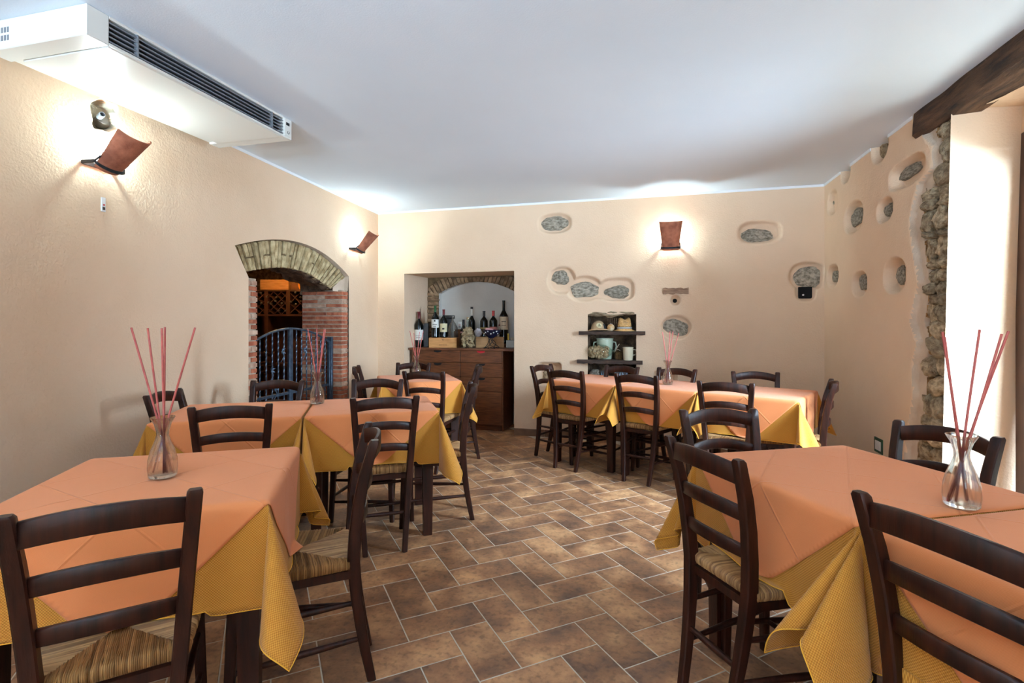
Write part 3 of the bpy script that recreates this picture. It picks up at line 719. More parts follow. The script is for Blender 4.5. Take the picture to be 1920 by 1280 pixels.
tag(wlf, 'cream plastered left wall with a low brick arched opening', 'wall', kind='structure')
def warp_top(U, Z): lo = np.interp(U, ouu, ozz); return U, lo + (CEIL - lo) * Z
wall_grid('plaster_panel', LW, ouu, np.linspace(0, 1, 12), None, None, warp=warp_top, parent=wlf)
ipz = 1.655
def warp_l(U, Z):
    e = np.where(Z < ipz, UL1, UL1 + (u_near - UL1) * np.clip((Z - ipz) / (ozz[-1] - ipz), 0, 1)); return e + (u_near - e) * U, Z
wall_grid('plaster_panel', LW, [0, .5, 1], list(np.linspace(0, ipz, 8)) + list(np.linspace(ipz, ozz[-1], 6)), None, None, warp=warp_l, parent=wlf)
wall_grid('plaster_panel', LW, [0, .2, .4, UR0 - .0001, u_far] if u_far > UR0 else [0, .2, .4, u_far], list(np.linspace(0, CEIL, 12)) + [ozz[0]], None, lambda u, z: (u > UR0 - .001) & (z < ozz[0]), parent=wlf)
# vertical sliver between the pillar and the far spring of the arch
# arch lip, mortar ring and voussoir bricks
lip = MB().use('plaster_edge')
for k in range(24):
    quad(lip, LW.pt(ouu[k], 0, ozz[k]), LW.pt(ouu[k + 1], 0, ozz[k + 1]), LW.pt(ouu[k + 1], .05, ozz[k + 1] - .006), LW.pt(ouu[k], .05, ozz[k] - .006))
quad(lip, LW.pt(ouu[0], 0, ozz[0]), LW.pt(UR0, 0, 1.64), LW.pt(UR0, .05, 1.64), LW.pt(ouu[0], .05, ozz[0]))
quad(lip, LW.pt(ouu[-1], 0, ozz[-1]), LW.pt(UL1, 0, ipz), LW.pt(UL1, .05, ipz), LW.pt(ouu[-1], .05, ozz[-1]))
quad(lip, LW.pt(ouu[0], .045, ozz[0]), LW.pt(UR0, .045, 1.63), LW.pt(iuu[0] + .02, .045, 1.63), LW.pt(iuu[0] + .02, .045, izz[0] + .02))
lip.use('vous_joint')
for k in range(24):
    quad(lip, LW.pt(ouu[k], .05, ozz[k] - .006), LW.pt(ouu[k + 1], .05, ozz[k + 1] - .006), LW.pt(iuu[k + 1], .08, izz[k + 1]), LW.pt(iuu[k], .08, izz[k]))
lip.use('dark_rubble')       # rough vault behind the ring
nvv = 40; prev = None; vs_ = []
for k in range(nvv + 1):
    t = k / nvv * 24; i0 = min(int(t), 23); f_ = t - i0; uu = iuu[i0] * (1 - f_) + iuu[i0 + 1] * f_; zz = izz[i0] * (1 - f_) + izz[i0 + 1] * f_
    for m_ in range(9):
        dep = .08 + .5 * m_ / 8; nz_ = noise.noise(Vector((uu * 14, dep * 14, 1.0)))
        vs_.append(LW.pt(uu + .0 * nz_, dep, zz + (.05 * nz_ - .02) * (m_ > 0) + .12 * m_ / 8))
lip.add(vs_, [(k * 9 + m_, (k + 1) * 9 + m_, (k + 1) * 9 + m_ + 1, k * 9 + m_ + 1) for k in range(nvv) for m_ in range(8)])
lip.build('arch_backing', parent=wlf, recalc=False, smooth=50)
nv = 30; vr = random.Random(5)
for k in range(nv):
    t0 = (k + .10 + vr.uniform(-.05, .05)) / nv; t1 = (k + .86 + vr.uniform(-.06, .06)) / nv
    def oi(t, inner):
        a, b = (iuu, izz) if inner else (ouu, ozz); x = min(max(t, 0), 1) * 24; i0 = min(int(x), 23); f_ = x - i0
        return (a[i0] * (1 - f_) + a[i0 + 1] * f_, b[i0] * (1 - f_) + b[i0 + 1] * f_)
    split = vr.random() < .35; segs = [(0.0, .52), (.56, 1.0)] if split else [(0.0, 1.0)]
    for (s0, s1) in segs:
        A0, A1, B0, B1 = oi(t0, False), oi(t1, False), oi(t0, True), oi(t1, True)
        mixp = lambda a, b, s_: (a[0] * (1 - s_) + b[0] * s_, a[1] * (1 - s_) + b[1] * s_ - (.012 if s_ == 0 else 0))
        q = [mixp(A0, B0, s0), mixp(A1, B1, s0), mixp(A1, B1, s1), mixp(A0, B0, s1)]
        dd = vr.uniform(.022, .04); cu = sum(p[0] for p in q) / 4; cz = sum(p[1] for p in q) / 4; rings = []
        o0 = Vector(LW.pt(cu, .04, cz))
        for ex, sh in ((.05, 1.0), (0.006, 1.0), (0.0, .88)):
            rg = []
            for i_, p in enumerate(q):
                sl_ = s0 if i_ < 2 else s1
                rg.append(tuple(Vector(LW.pt(cu + (p[0] - cu) * sh + vr.uniform(-.004, .004), dd + .03 * sl_ + ex, cz + (p[1] - cz) * sh + vr.uniform(-.003, .003))) - o0))
            rings.append(rg)
        MB().loft(rings).build('brick', 'vous', wlf, smooth=30, loc=o0)
# brick pillars in thin courses
co = .0447; pr = random.Random(9)
def brick_box(u0, u1, d0, d1, z0, z1, m):
    jj = lambda: pr.uniform(-.0025, .0025)
    ps = [LW.pt(u0 + jj(), d1, z0), LW.pt(u1 + jj(), d1, z0), LW.pt(u1 + jj(), d0 + jj(), z0), LW.pt(u0 + jj(), d0 + jj(), z0)]
    c0 = Vector(LW.pt((u0 + u1) / 2, (d0 + d1) / 2, (z0 + z1) / 2))
    pb = [tuple(Vector(p) - c0) for p in ps]; pt_ = [(p[0], p[1], p[2] + (z1 - z0)) for p in pb]
    return MB().hexa(pb + pt_).build('brick', m, wlf, loc=c0)
jb = MB().use('joint')
def ubox(mb, u0, u1, d0, d1, z0, z1): mb.hexa([LW.pt(u0, d1, z0), LW.pt(u1, d1, z0), LW.pt(u1, d0, z0), LW.pt(u0, d0, z0), LW.pt(u0, d1, z1), LW.pt(u1, d1, z1), LW.pt(u1, d0, z1), LW.pt(u0, d0, z1)])
ubox(jb, UR0, UR1 - .006, .007, .47, 0, 1.645); ubox(jb, UL0 + .006, UL1, .007, .5, 0, 1.65)
jb.use('dark_rubble'); ubox(jb, .4, UR1 - .006, .2, .5, 1.6, 1.9)
jb.build('pillar_core', parent=wlf)
for k in range(36):
    z0 = 1.64 - co * (k + 1); z1 = z0 + co - .011
    if z0 < .0: break
    pale = pr.random() < .25; m = 'brick_pale' if pale else 'brick'
    cut = .2 + (.0 if k % 2 else .1) + pr.uniform(-.02, .02)
    brick_box(UR0 + .001, UR1, -.001, cut, z0, z1, m)
    brick_box(UR0 + .05, UR1, cut + .008, .47, z0, z1, 'brick' if pr.random() < .8 else 'brick_pale')
    uh = (UL0 + UL1) / 2
    if z0 > .3:
        m2 = 'brick' if (k % 3) else 'brick_pale'
        if k % 2: brick_box(UL0, UL1 - .001, -.001, .2, z0, z1, m2)
        else: brick_box(UL0, uh + .02, -.001, .2, z0, z1, m2); brick_box(uh + .028, UL1 - .001, -.001, .2, z0, z1, 'brick_pale')
# device in the broken hole
dv = empty('pipe_nozzle', LW.pt(cam_u, .05, cam_z)); tag(dv, 'grey metal device with a short round nozzle in the broken hole by the air conditioner', 'device')
g_ = MB().lathe([(.001, -.03), (.03, -.024), (.038, 0), (.03, .022), (.001, .03)], 20).build('body', 'tin', dv, loc=(-.01, .03, -.02), rot=(R(20), R(60), 0), smooth=50)
g_ = MB().lathe([(.012, 0), (.016, .002), (.016, .05), (.012, .052), (.012, .02), (.001, .02)], 16).build('nozzle', 'ac_grey', dv, loc=(.01, .0, -.005), rot=(R(20), R(85), 0), smooth=50)
# tag on the wall
u, z, ru, rz = box_uv(LW, 188, 370, 197, 397)
tg = empty('wall_gauge', LW.pt(u, 0, z), math.atan2(LW.d.y, LW.d.x)); tag(tg, 'small white upright gauge with a red dot on the left wall', 'gauge')
MB().box(-.014, .014, -.0, .008, -rz, rz, .003).build('case', 'white_gloss', tg, rot=(0, 0, PI) if False else None)
MB().lathe([(.001, 0), (.005, 0), (.005, .003), (.001, .003)], 12).build('red_dot', 'red_paint', tg, loc=(0, .008, -.002), rot=(R(-90), 0, 0))
MB().box(-.008, .008, .008, .009, -rz * .75, -rz * .35).build('print', 'ink', tg)

# ------------------------------------------------------------------ front wall (behind the camera) with two windows
wf = MB().use('plaster')
fy = -3.6
wx = [(-2.0, -0.9), (.0, 1.1)]
xs = [-3.0, wx[0][0], wx[0][1], wx[1][0], wx[1][1], 1.8]
wf.box(xs[0], xs[-1], fy - .3, fy, 0, 1.0); wf.box(xs[0], xs[-1], fy - .3, fy, 2.1, CEIL)
for a, b in ((xs[0], xs[1]), (xs[2], xs[3]), (xs[4], xs[5])): wf.box(a, b, fy - .3, fy, 1.0, 2.1)
tag(wf.build('wall_front'), 'plain peach wall behind the camera with two windows', 'wall', kind='structure')
for k, (a, b) in enumerate(wx):
    w_ = empty('window_%d' % (k + 1), ((a + b) / 2, fy - .2, 1.0)); tag(w_, 'brown framed window behind the camera, ' + ('towards the left wall' if k == 0 else 'towards the right wall'), 'window', kind='structure')
    h_ = (b - a) / 2
    for (x0, x1, z0, z1) in ((-h_, -h_ + .06, 0, 1.1), (h_ - .06, h_, 0, 1.1), (-.035, .035, 0, 1.1), (-h_, h_, 0, .06), (-h_, h_, 1.04, 1.1)):
        MB().box(x0, x1, -.03, .03, z0, z1).build('frame', 'door_wood', w_)
    MB().box(-h_ + .06, h_ - .06, -.003, .003, .06, 1.04).build('glass_pane', 'pane', w_)

# ------------------------------------------------------------------ cove strips and skirting tiles
def strip(name, pl, u0, u1, z0, z1, th, m, label):
    mb = MB(); mb.hexa([pl.pt(u0, 0, z0), pl.pt(u1, 0, z0), pl.pt(u1, -th, z0), pl.pt(u0, -th, z0), pl.pt(u0, 0, z1), pl.pt(u1, 0, z1), pl.pt(u1, -th, z1), pl.pt(u0, -th, z1)])
    o = mb.build(name, m); return tag(o, label, 'trim', kind='structure')
strip('trim_1', BW, 0, 4.936, CEIL - .022, CEIL, .006, 'cove', 'thin white cove strip between back wall and ceiling')
strip('trim_2', LW, 0, LEND, CEIL - .022, CEIL, .006, 'cove', 'thin white cove strip between left wall and ceiling')
pk = sorted([box_uv(RW, 1576, 300, 1595, 343), box_uv(RW, 1633, 246, 1666, 304)])
tr = MB()
for a, b in ((0, pk[0][0] - pk[0][2]), (pk[0][0] + pk[0][2], pk[1][0] - pk[1][2]), (pk[1][0] + pk[1][2], RW.uv(1712, 220)[0])):
    tr.hexa([RW.pt(a, 0, CEIL - .022), RW.pt(b, 0, CEIL - .022), RW.pt(b, -.006, CEIL - .022), RW.pt(a, -.006, CEIL - .022), RW.pt(a, 0, CEIL), RW.pt(b, 0, CEIL), RW.pt(b, -.006, CEIL), RW.pt(a, -.006, CEIL)])
tag(tr.build('trim_3', 'cove'), 'thin white cove strip between right wall and ceiling', 'trim', kind='structure')
def skirting(name, pl, runs, label):
    root = empty(name, pl.pt(runs[0][0], 0, 0)); tag(root, label, 'skirting', kind='structure'); inv = -root.location
    for a, b in runs:
        n = max(1, round((b - a) / .335))
        for k in range(n):
            u0 = a + (b - a) * k / n + .0015; u1 = a + (b - a) * (k + 1) / n - .0015
            mb = MB(); P8 = [pl.pt(u0, 0, 0), pl.pt(u1, 0, 0), pl.pt(u1, -.009, 0), pl.pt(u0, -.009, 0), pl.pt(u0, 0, .08), pl.pt(u1, 0, .08), pl.pt(u1, -.009, .077), pl.pt(u0, -.009, .077)]
            mb.hexa([tuple(Vector(p) + inv) for p in P8]).build('tile', 'base_tile', root)
skirting('baseboard_back', BW, [(0, NX[0]), (NX[1], 4.936)], 'brown tiled skirting along the back wall')
skirting('baseboard_right', RW, [(0.01, 1.7)], 'brown tiled skirting along the right wall')
skirting('baseboard_left', LW, [(.01, UR0), (UL1, 8.4)], 'brown tiled skirting along the left wall')

# terrace outside the door
tag(MB().box(2.4, 6, -1, 6, -.14, -.02).build('ground', 'stone_grey'), 'pale stone ground outside the glazed door', 'ground', kind='structure')

# ------------------------------------------------------------------ cellar beyond the arch
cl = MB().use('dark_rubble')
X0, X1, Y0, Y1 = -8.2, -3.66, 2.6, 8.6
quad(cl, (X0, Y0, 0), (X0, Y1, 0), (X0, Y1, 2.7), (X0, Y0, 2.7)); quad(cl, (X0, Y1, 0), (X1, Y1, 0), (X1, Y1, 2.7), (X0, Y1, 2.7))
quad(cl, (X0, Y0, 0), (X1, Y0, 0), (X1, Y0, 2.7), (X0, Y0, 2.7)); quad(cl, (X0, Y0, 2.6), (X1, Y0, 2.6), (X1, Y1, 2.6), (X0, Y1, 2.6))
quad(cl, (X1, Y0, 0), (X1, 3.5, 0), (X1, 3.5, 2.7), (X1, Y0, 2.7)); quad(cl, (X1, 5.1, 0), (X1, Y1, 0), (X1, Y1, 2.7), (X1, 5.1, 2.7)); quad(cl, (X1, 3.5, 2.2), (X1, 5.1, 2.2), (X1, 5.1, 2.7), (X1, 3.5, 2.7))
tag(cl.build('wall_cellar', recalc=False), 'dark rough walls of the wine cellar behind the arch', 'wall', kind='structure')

# ================================================================== CHAIRS
SEAT = 0.462
def post_y(z):   # profile of the rear posts, bowed
    return float(np.interp(z, [0, .12, .28, .45, .6, .74, .876], [-.262, -.238, -.212, -.198, -.206, -.230, -.268]))
def post_x(z): return float(np.interp(z, [0, .45, .876], [.106, .140, .172]))
def build_rush():
    V, F, T = [], [], []
    C = [(-.150, -.185), (.150, -.185), (.205, .195), (-.205, .195)]
    cx = (0, .01); rr = random.Random(3)
    ctr = Vector((0, .01))
    for e in range(4):
        A, B = Vector(C[e]), Vector(C[(e + 1) % 4]); L_ = (B - A).length; d = (B - A) / L_; n = Vector((-d.y, d.x))
        # foot of the centre on this edge
        tc = (ctr - A).dot(d); hc = (ctr - A).dot(n); ns = int(L_ / .0042)
        for k in range(ns):
            tm_ = (k + .5) / ns * L_; w = L_ / ns / 2 * 1.02
            Lm = hc * (tm_ / tc if tm_ < tc else (L_ - tm_) / (L_ - tc)); Lm = max(Lm, .004)
            tint = rr.random(); hj = rr.uniform(-.0012, .0016); wob = rr.uniform(-.002, .002)
            prof = [(.012, -.036), (-.004, -.034), (-.011, -.02), (-.009, -.007), (0, .0), (.018, .002)]
            ins = [(.018 + (Lm - .018) * f_, .002 - .006 * f_) for f_ in (.3, .6, .85, 1.0)] if Lm > .03 else [(max(Lm, .02), .001)]
            rows = prof + ins; o = len(V)
            for i, (q, h) in enumerate(rows):
                q2 = min(q, Lm) if i > 4 else q
                for s_, hh in ((-1, -.0022), (0, .0012 + hj), (1, -.0022)):
                    p = A + d * (tm_ + s_ * w + wob * math.sin(q2 * 60)) + n * q2
                    if i <= 3: # outward bulge for side rows
                        p = p - n * (hh * .9); z = SEAT + h
                    else: z = SEAT + h + hh
                    V.append((p.x, p.y, z)); T.append(tint)
            for i in range(len(rows) - 1):
                for s_ in range(2):
                    a = o + i * 3 + s_; F.append((a, a + 1, a + 4, a + 3))
    # inner fill so the weave has no holes
    o = len(V)
    for z in (SEAT - .036, SEAT - .0065):
        for p in C: V.append((p[0] * .99, p[1] * .99, z)); T.append(0.1)
    F += [(o, o + 1, o + 2, o + 3), (o + 4, o + 5, o + 6, o + 7)] + [(o + i, o + (i + 1) % 4, o + 4 + (i + 1) % 4, o + 4 + i) for i in range(4)]
    me = bpy.data.meshes.new('seat'); me.from_pydata(V, [], F); me.materials.append(M['rush'])
    at = me.attributes.new('tint', 'FLOAT', 'POINT'); at.data.foreach_set('value', T)
    me.shade_smooth(); me.set_sharp_from_angle(angle=R(60)); return me
rush_me = build_rush()
def make_chair():
    root = empty('dining_chair')
    o = bpy.data.objects.new('seat', rush_me); COL.objects.link(o); o.parent = root
    for sx in (-1, 1):       # rear posts
        mb = MB(); rings = []
        for z in (0, .004, .12, .22, .32, .45, .55, .65, .75, .83, .868, .876):
            hw = float(np.interp(z, [0, .45, .876], [.0145, .018, .0175])); hd = float(np.interp(z, [0, .25, .45, .7, .876], [.015, .019, .022, .020, .016]))
            if z in (0, .876): hw -= .004; hd -= .004
            x, y = sx * post_x(z), post_y(z); c_ = .004
            rings.append([(x - hw + c_, y - hd, z), (x + hw - c_, y - hd, z), (x + hw, y - hd + c_, z), (x + hw, y + hd - c_, z), (x + hw - c_, y + hd, z), (x - hw + c_, y + hd, z), (x - hw, y + hd - c_, z), (x - hw, y - hd + c_, z)])
        mb.loft(rings).build('rear_post', 'wood', root, smooth=40)
    for sx in (-1, 1):       # front legs
        mb = MB(); rings = []
        for z in (0, .004, .2, .40, .428, .432):
            hw = float(np.interp(z, [0, .4], [.014, .0185])) - (.003 if z in (0, .432) else 0); x = sx * float(np.interp(z, [0, .43], [.196, .178])); y = float(np.interp(z, [0, .43], [.186, .166])); c_ = .004
            rings.append([(x - hw + c_, y - hw, z), (x + hw - c_, y - hw, z), (x + hw, y - hw + c_, z), (x + hw, y + hw - c_, z), (x + hw - c_, y + hw, z), (x - hw + c_, y + hw, z), (x - hw, y + hw - c_, z), (x - hw, y - hw + c_, z)])
        mb.loft(rings).build('front_leg', 'wood', root, smooth=40)
    for zc, h, arch in ((.825, .060, .022), (.697, .044, .020), (.574, .040, .018)):      # arched back rails
        mb = MB(); rings = []; n = 14; xe = post_x(zc) - .012
        for k in range(n + 1):
            t = -1 + 2 * k / n; x = xe * t; bow = .040 * (1 - t * t); up = arch * (1 - t * t)
            z0, z1 = zc - h / 2 + up * .9, zc + h / 2 + up; th = .0085; y = post_y(zc) - bow
            rings.append([(x, y - th, z0 + .003), (x, y - th, z1 - .005), (x, y - th + .004, z1), (x, y + th - .004, z1), (x, y + th, z1 - .005), (x, y + th, z0 + .003), (x, y + th - .003, z0), (x, y - th + .003, z0)])
        mb.loft(rings).build('back_rail', 'wood', root, smooth=50)
    fr = MB()                # frame rails under the rush
    def bar(p, q, h=.028, w=.018):
        p, q = Vector(p), Vector(q); d = (q - p).normalized(); s_ = Vector((-d.y, d.x, 0)).normalized() * w / 2; u = Vector((0, 0, h / 2))
        fr.hexa([p - s_ - u, p + s_ - u, q + s_ - u, q - s_ - u, p - s_ + u, p + s_ + u, q + s_ + u, q - s_ + u])
    zf = SEAT - .052
    bar((-.145, -.186, zf), (-.18, .166, zf)); bar((.145, -.186, zf), (.18, .166, zf)); bar((-.17, .170, zf), (.17, .170, zf)); bar((-.14, -.192, zf), (.14, -.192, zf))
    fr.build('seat_frame', 'wood', root, smooth=40)
    def rung(p, q):
        p, q = Vector(p), Vector(q); pts = [p + (q - p) * t for t in (0, .15, .5, .85, 1)]
        MB().tube(pts, [.008, .0095, .012, .0095, .008], 8).build('stretcher', 'wood', root, smooth=50)
    for sx in (-1, 1):
        for z in (.30, .165): rung((sx * post_x(z), post_y(z), z), (sx * float(np.interp(z, [0, .43], [.196, .178])), float(np.interp(z, [0, .43], [.186, .166])), z))
    rung((-post_x(.21), post_y(.21), .21), (post_x(.21), post_y(.21), .21))
    for z in (.27, .13): rung((-.19, .176, z), (.19, .176, z))
    return root
CH = {
 'A': (-1.378, 1.100, 46, 'dark chair back nearest us at the left, before the small left table', 0),
 'Y': (-2.700, 1.500, 15, 'chair by the left wall with only its seat edge in view', 0),
 'B': (-1.227, 1.627, 123, 'rush chair side-on at the right end of the small left table beside the aisle', 0),
 'C': (-2.145, 2.366, 35.6, 'chair back-on at the long left table, directly behind the small left table', 1),
 'D': (-1.530, 2.835, 31.6, 'chair back-on at the long left table, next to the aisle', 1),
 'E': (-2.528, 2.573, -69.4, 'chair at the wall end of the long left table, turned side-on by the reed vase', 1),
 'F': (-2.466, 2.923, 196.4, 'chair facing us across the long left table in front of the iron gate', 1),
 'G': (-1.815, 3.173, 195.7, 'chair facing us across the long left table, just right of the arch', 1),
 'L': (-1.370, 3.215, 112, 'side-on chair at the aisle end of the long left table with a pale-lit post', 1),
 'H': (-1.849, 4.355, 6, 'chair with its back to us at the small far table in front of the cabinet', 2),
 'I': (-2.400, 4.500, -65.5, 'chair at the left wall end of the small far table, only its back showing', 2),
 'J': (-2.304, 4.700, 184, 'chair facing us at the far side of the small far table, beside the niche', 2),
 'K': (-1.800, 4.680, 112, 'side-on chair at the right end of the small far table before the cabinet drawers', 2),
 'M': (-0.676, 4.780, -112, 'leftmost chair of the long right table, at its end near the cabinet', 3),
 'N': (-0.558, 4.745, -25, 'first back-on chair from the left at the long right table', 3),
 'O': (0.047, 4.496, -24.5, 'middle chair with its back to us at the long right table', 3),
 'P': (0.620, 4.116, -15.7, 'third back-on chair from the left at the long right table', 3),
 'Q': (-0.338, 4.860, 150, 'chair facing us at the long right table in front of the wall shelves', 3),
 'R': (0.165, 4.700, 152, 'chair facing us behind the reed vase of the long right table, with bluish glints', 3),
 'S': (0.900, 4.470, 178, 'rightmost chair facing us across the long right table', 3),
 'T': (1.040, 4.177, 76, 'side-on chair at the right-hand end of the long right table, by the corner', 3),
 'U': (0.429, 2.362, 199, 'chair facing us at the far end of the near right table', 4),
 'V': (0.407, 1.948, -57.6, 'dark chair at the aisle side of the near right table with its whole seat showing', 4),
 'W': (0.823, 1.405, -59, 'big dark chair back nearest us at the right, at the near right table', 4),
 'X': (0.911, 2.217, 123.6, 'chair on the wall side of the near right table, in front of the door reveal', 4),
}
GRP = ['chairs around the small left table', 'chairs around the long left table', 'chairs around the small far table', 'chairs around the long right table', 'chairs around the near right table']
# the leftmost chair M and the first near-side chair share a corner: keep them apart
CH['M'] = (-0.735, 4.93, -112, CH['M'][3], 3)
proto = make_chair(); first = True; chair_pose = {}
for k, (x, y, a, lab, g_) in CH.items():
    o = proto if first else copy_tree(proto); first = False
    o.location = (x, y, 0); o.rotation_euler = (0, 0, R(a)); tag(o, lab, 'chair', GRP[g_]); chair_pose[k] = (x, y, R(a))

# ================================================================== TABLES AND CLOTHS
TZ = 0.757
def table(name, cx, cy, rz, lx, ly, label, legs=(0, 1, 2, 3)):
    root = empty(name, (cx, cy, 0), rz); tag(root, label, 'table', 'dark wooden dining tables')
    hx, hy = lx / 2 - .004, ly / 2 - .004
    MB().box(-hx, hx, -hy, hy, TZ - .030, TZ - .003, .003).build('table_top', 'wood', root, smooth=40)
    for k, (sx, sy) in enumerate(((-1, -1), (1, -1), (1, 1), (-1, 1))):
        mb = MB(); x, y = sx * (hx - .055), sy * (hy - .055); rings = []
        for z, h in ((0, .022), (.004, .026), (.35, .030), (TZ - .031, .033)):
            rings.append([(x - h, y - h, z), (x + h, y - h, z), (x + h, y + h, z), (x - h, y + h, z)])
        mb.loft(rings).build('leg', 'wood', root, smooth=40)
    for sy in (-1, 1): MB().box(-hx + .085, hx - .085, sy * (hy - .055) - .011, sy * (hy - .055) + .011, TZ - .12, TZ - .031, .002).build('apron', 'wood', root)
    for sx in (-1, 1): MB().box(sx * (hx - .055) - .011, sx * (hx - .055) + .011, -hy + .085, hy - .085, TZ - .12, TZ - .031, .002).build('apron', 'wood', root)
    return root

def loop_dirs(ctrl, n=181):
    """closed path of the cone directions round a table corner, scaled to the quarter turn of cloth it must take up"""
    P = np.array(ctrl + [ctrl[0]], float)
    # closed Catmull-Rom, with a corner at the start
    pts = []
    m = len(P)
    for i in range(m - 1):
        p0 = P[max(i - 1, 0)]; p1 = P[i]; p2 = P[i + 1]; p3 = P[min(i + 2, m - 1)]
        for t in np.linspace(0, 1, 24, endpoint=False):
            pts.append(.5 * ((2 * p1) + (-p0 + p2) * t + (2 * p0 - 5 * p1 + 4 * p2 - p3) * t ** 2 + (-p0 + 3 * p1 - 3 * p2 + p3) * t ** 3))
    pts.append(P[-1]); pts = np.array(pts)
    def to_dir(q):
        th = np.linalg.norm(q, axis=1); s_ = np.where(th > 1e-9, np.sin(th) / np.maximum(th, 1e-9), 1.0)
        return np.stack([q[:, 0] * s_, q[:, 1] * s_, -np.cos(th)], 1)
    lo, hi = .2, 3.0
    for _ in range(40):
        k = (lo + hi) / 2; d = to_dir(pts * k); L_ = np.linalg.norm(np.diff(d, axis=0), axis=1).sum()
        if L_ < PI / 2: lo = k
        else: hi = k
    d = to_dir(pts * k); s_ = np.concatenate([[0], np.cumsum(np.linalg.norm(np.diff(d, axis=0), axis=1))]); s_ /= s_[-1]
    u = np.linspace(0, 1, n); return np.stack([np.interp(u, s_, d[:, i]) for i in range(3)], 1)
LOOPS = {   # (out of the x side, out of the y side): starts flush with the x side, ends flush with the y side
 'round': [(0, 0), (.0, .16), (.04, .36), (.2, .48), (.40, .38), (.42, .16), (.20, .0)],
 'flap_y': [(0, 0), (-.0, .22), (.02, .46), (.12, .56), (.26, .42), (.26, .2), (.12, .02)],
 'flap_x': [(0, 0), (.02, .12), (.2, .26), (.42, .26), (.56, .12), (.46, .02), (.22, .0)],
 'pleat': [(0, 0), (.0, .2), (.02, .42), (.16, .50), (.22, .26), (.30, .24), (.46, .16), (.40, .02), (.2, .0)],
 'fold': [(0, 0), (.0, .16), (.02, .30), (.07, .26), (.10, .13), (.17, .17), (.29, .29), (.31, .26), (.20, .14), (.15, .09), (.26, .07), (.32, .02), (.16, .0)],
 'join': [(0, 0), (-.004, .2), (-.01, .42), (-.07, .54), (-.17, .44), (-.17, .2), (-.12, .05)],
 'join_x': [(0, 0), (.05, -.12), (.2, -.17), (.44, -.17), (.54, -.07), (.42, -.01), (.2, -.004)],
}
LOOPD = {k: loop_dirs(v) for k, v in LOOPS.items()}
NG = 56
def drape(cx, cy, rz, lx, ly, over, corners, chairs, label_y, label_o, seed=0, seats=True, sway=.012):
    """over: yellow overhang on (-x, +x, -y, +y); corners: loop names for (--, +-, ++, -+)"""
    hx, hy = lx / 2 + .003, ly / 2 + .003; h0 = NG // 2; stx, sty = hx / h0, hy / h0; zt = TZ
    n_over = [min(h0, int(round(o / s_))) for o, s_ in zip(over, (stx, stx, sty, sty))]
    I = np.arange(-NG, NG + 1); U, V = np.meshgrid(I * stx, I * sty, indexing='ij')
    sx, sy = np.where(U < 0, -1.0, 1.0), np.where(V < 0, -1.0, 1.0)
    a = np.abs(U) - hx; b = np.abs(V) - hy; N = U.shape[0]
    P = np.zeros((N, N, 3))
    top = (a <= 1e-6) & (b <= 1e-6)
    P[..., 0] = U; P[..., 1] = V; P[..., 2] = zt
    wav = lambda t, k: sway * (np.sin(t * 9 + k + seed) * .6 + np.sin(t * 21 + 2 * k + seed) * .4)
    ca, sa = math.cos(rz), math.sin(rz)
    def support(lxp, lyp):
        """1 where a chair seat lies under this point of the table's surroundings"""
        wx, wy = cx + lxp * ca - lyp * sa, cy + lxp * sa + lyp * ca; s_ = np.zeros_like(wx)
        for k in chairs:
            x0, y0, a0 = chair_pose[k]; dx, dy = wx - x0, wy - y0; qx = dx * math.cos(a0) + dy * math.sin(a0); qy = -dx * math.sin(a0) + dy * math.cos(a0)
            wdt = .165 + (qy + .2) / .4 * .055
            m_ = np.clip((wdt + .035 - np.abs(qx)) / .05, 0, 1) * np.clip((.225 - qy) / .03, 0, 1) * np.clip((qy + .205) / .02, 0, 1)
            s_ = np.maximum(s_, m_)
        return s_
    # x sides
    ms = (a > 1e-6) & (b <= 1e-6); win = (1 - np.clip(np.abs(V) / hy, 0, 1) ** 4)
    out = (.012 + wav(V, 1.0 + sx)) * win * np.clip(a / .3, 0, 1)
    wS = support(sx * (hx + .015), V); smax = zt - (SEAT + .006)
    exc = np.clip(a - smax, 0, None); z_h = zt - a; x_h = hx + out
    z_s = zt - np.minimum(a, smax) - .0 * exc; x_s = x_h + exc * .5
    w_ = wS * (exc > 0)
    P[..., 0] = np.where(ms, sx * (x_h * (1 - w_) + x_s * w_), P[..., 0]); P[..., 2] = np.where(ms, z_h * (1 - w_) + z_s * w_, P[..., 2])
    # y sides
    ms = (b > 1e-6) & (a <= 1e-6); win = (1 - np.clip(np.abs(U) / hx, 0, 1) ** 4)
    out = (.012 + wav(U, 2.0 + sy)) * win * np.clip(b / .3, 0, 1)
    wS = support(U, sy * (hy + .015)); exc = np.clip(b - smax, 0, None); y_h = hy + out; y_s = y_h + exc * .6; w_ = wS * (exc > 0)
    z_h = zt - b; z_s = zt - np.minimum(b, smax)
    P[..., 1] = np.where(ms, sy * (y_h * (1 - w_) + y_s * w_), P[..., 1]); P[..., 2] = np.where(ms, z_h * (1 - w_) + z_s * w_, P[..., 2])
    # corners: developable cone with the apex at the table corner
    mc = (a > 1e-6) & (b > 1e-6); r_ = np.hypot(a, b); ph = np.arctan2(b, a) / (PI / 2)
    for (qx, qy), nm_ in zip(((-1, -1), (1, -1), (1, 1), (-1, 1)), corners):
        m_ = mc & (sx == qx) & (sy == qy); D = LOOPD[nm_]
        # phi = 0 continues the x side (b small), so the path is walked from its x-side end
        ix = ph * (len(D) - 1); d = np.stack([np.interp(ix, np.arange(len(D)), D[:, i]) for i in range(3)], -1)
        P[..., 0] = np.where(m_, qx * (hx + r_ * d[..., 0]), P[..., 0]); P[..., 1] = np.where(m_, qy * (hy + r_ * d[..., 1]), P[..., 1]); P[..., 2] = np.where(m_, zt + r_ * d[..., 2], P[..., 2])
    # round the table edge a little
    soft = P.copy()
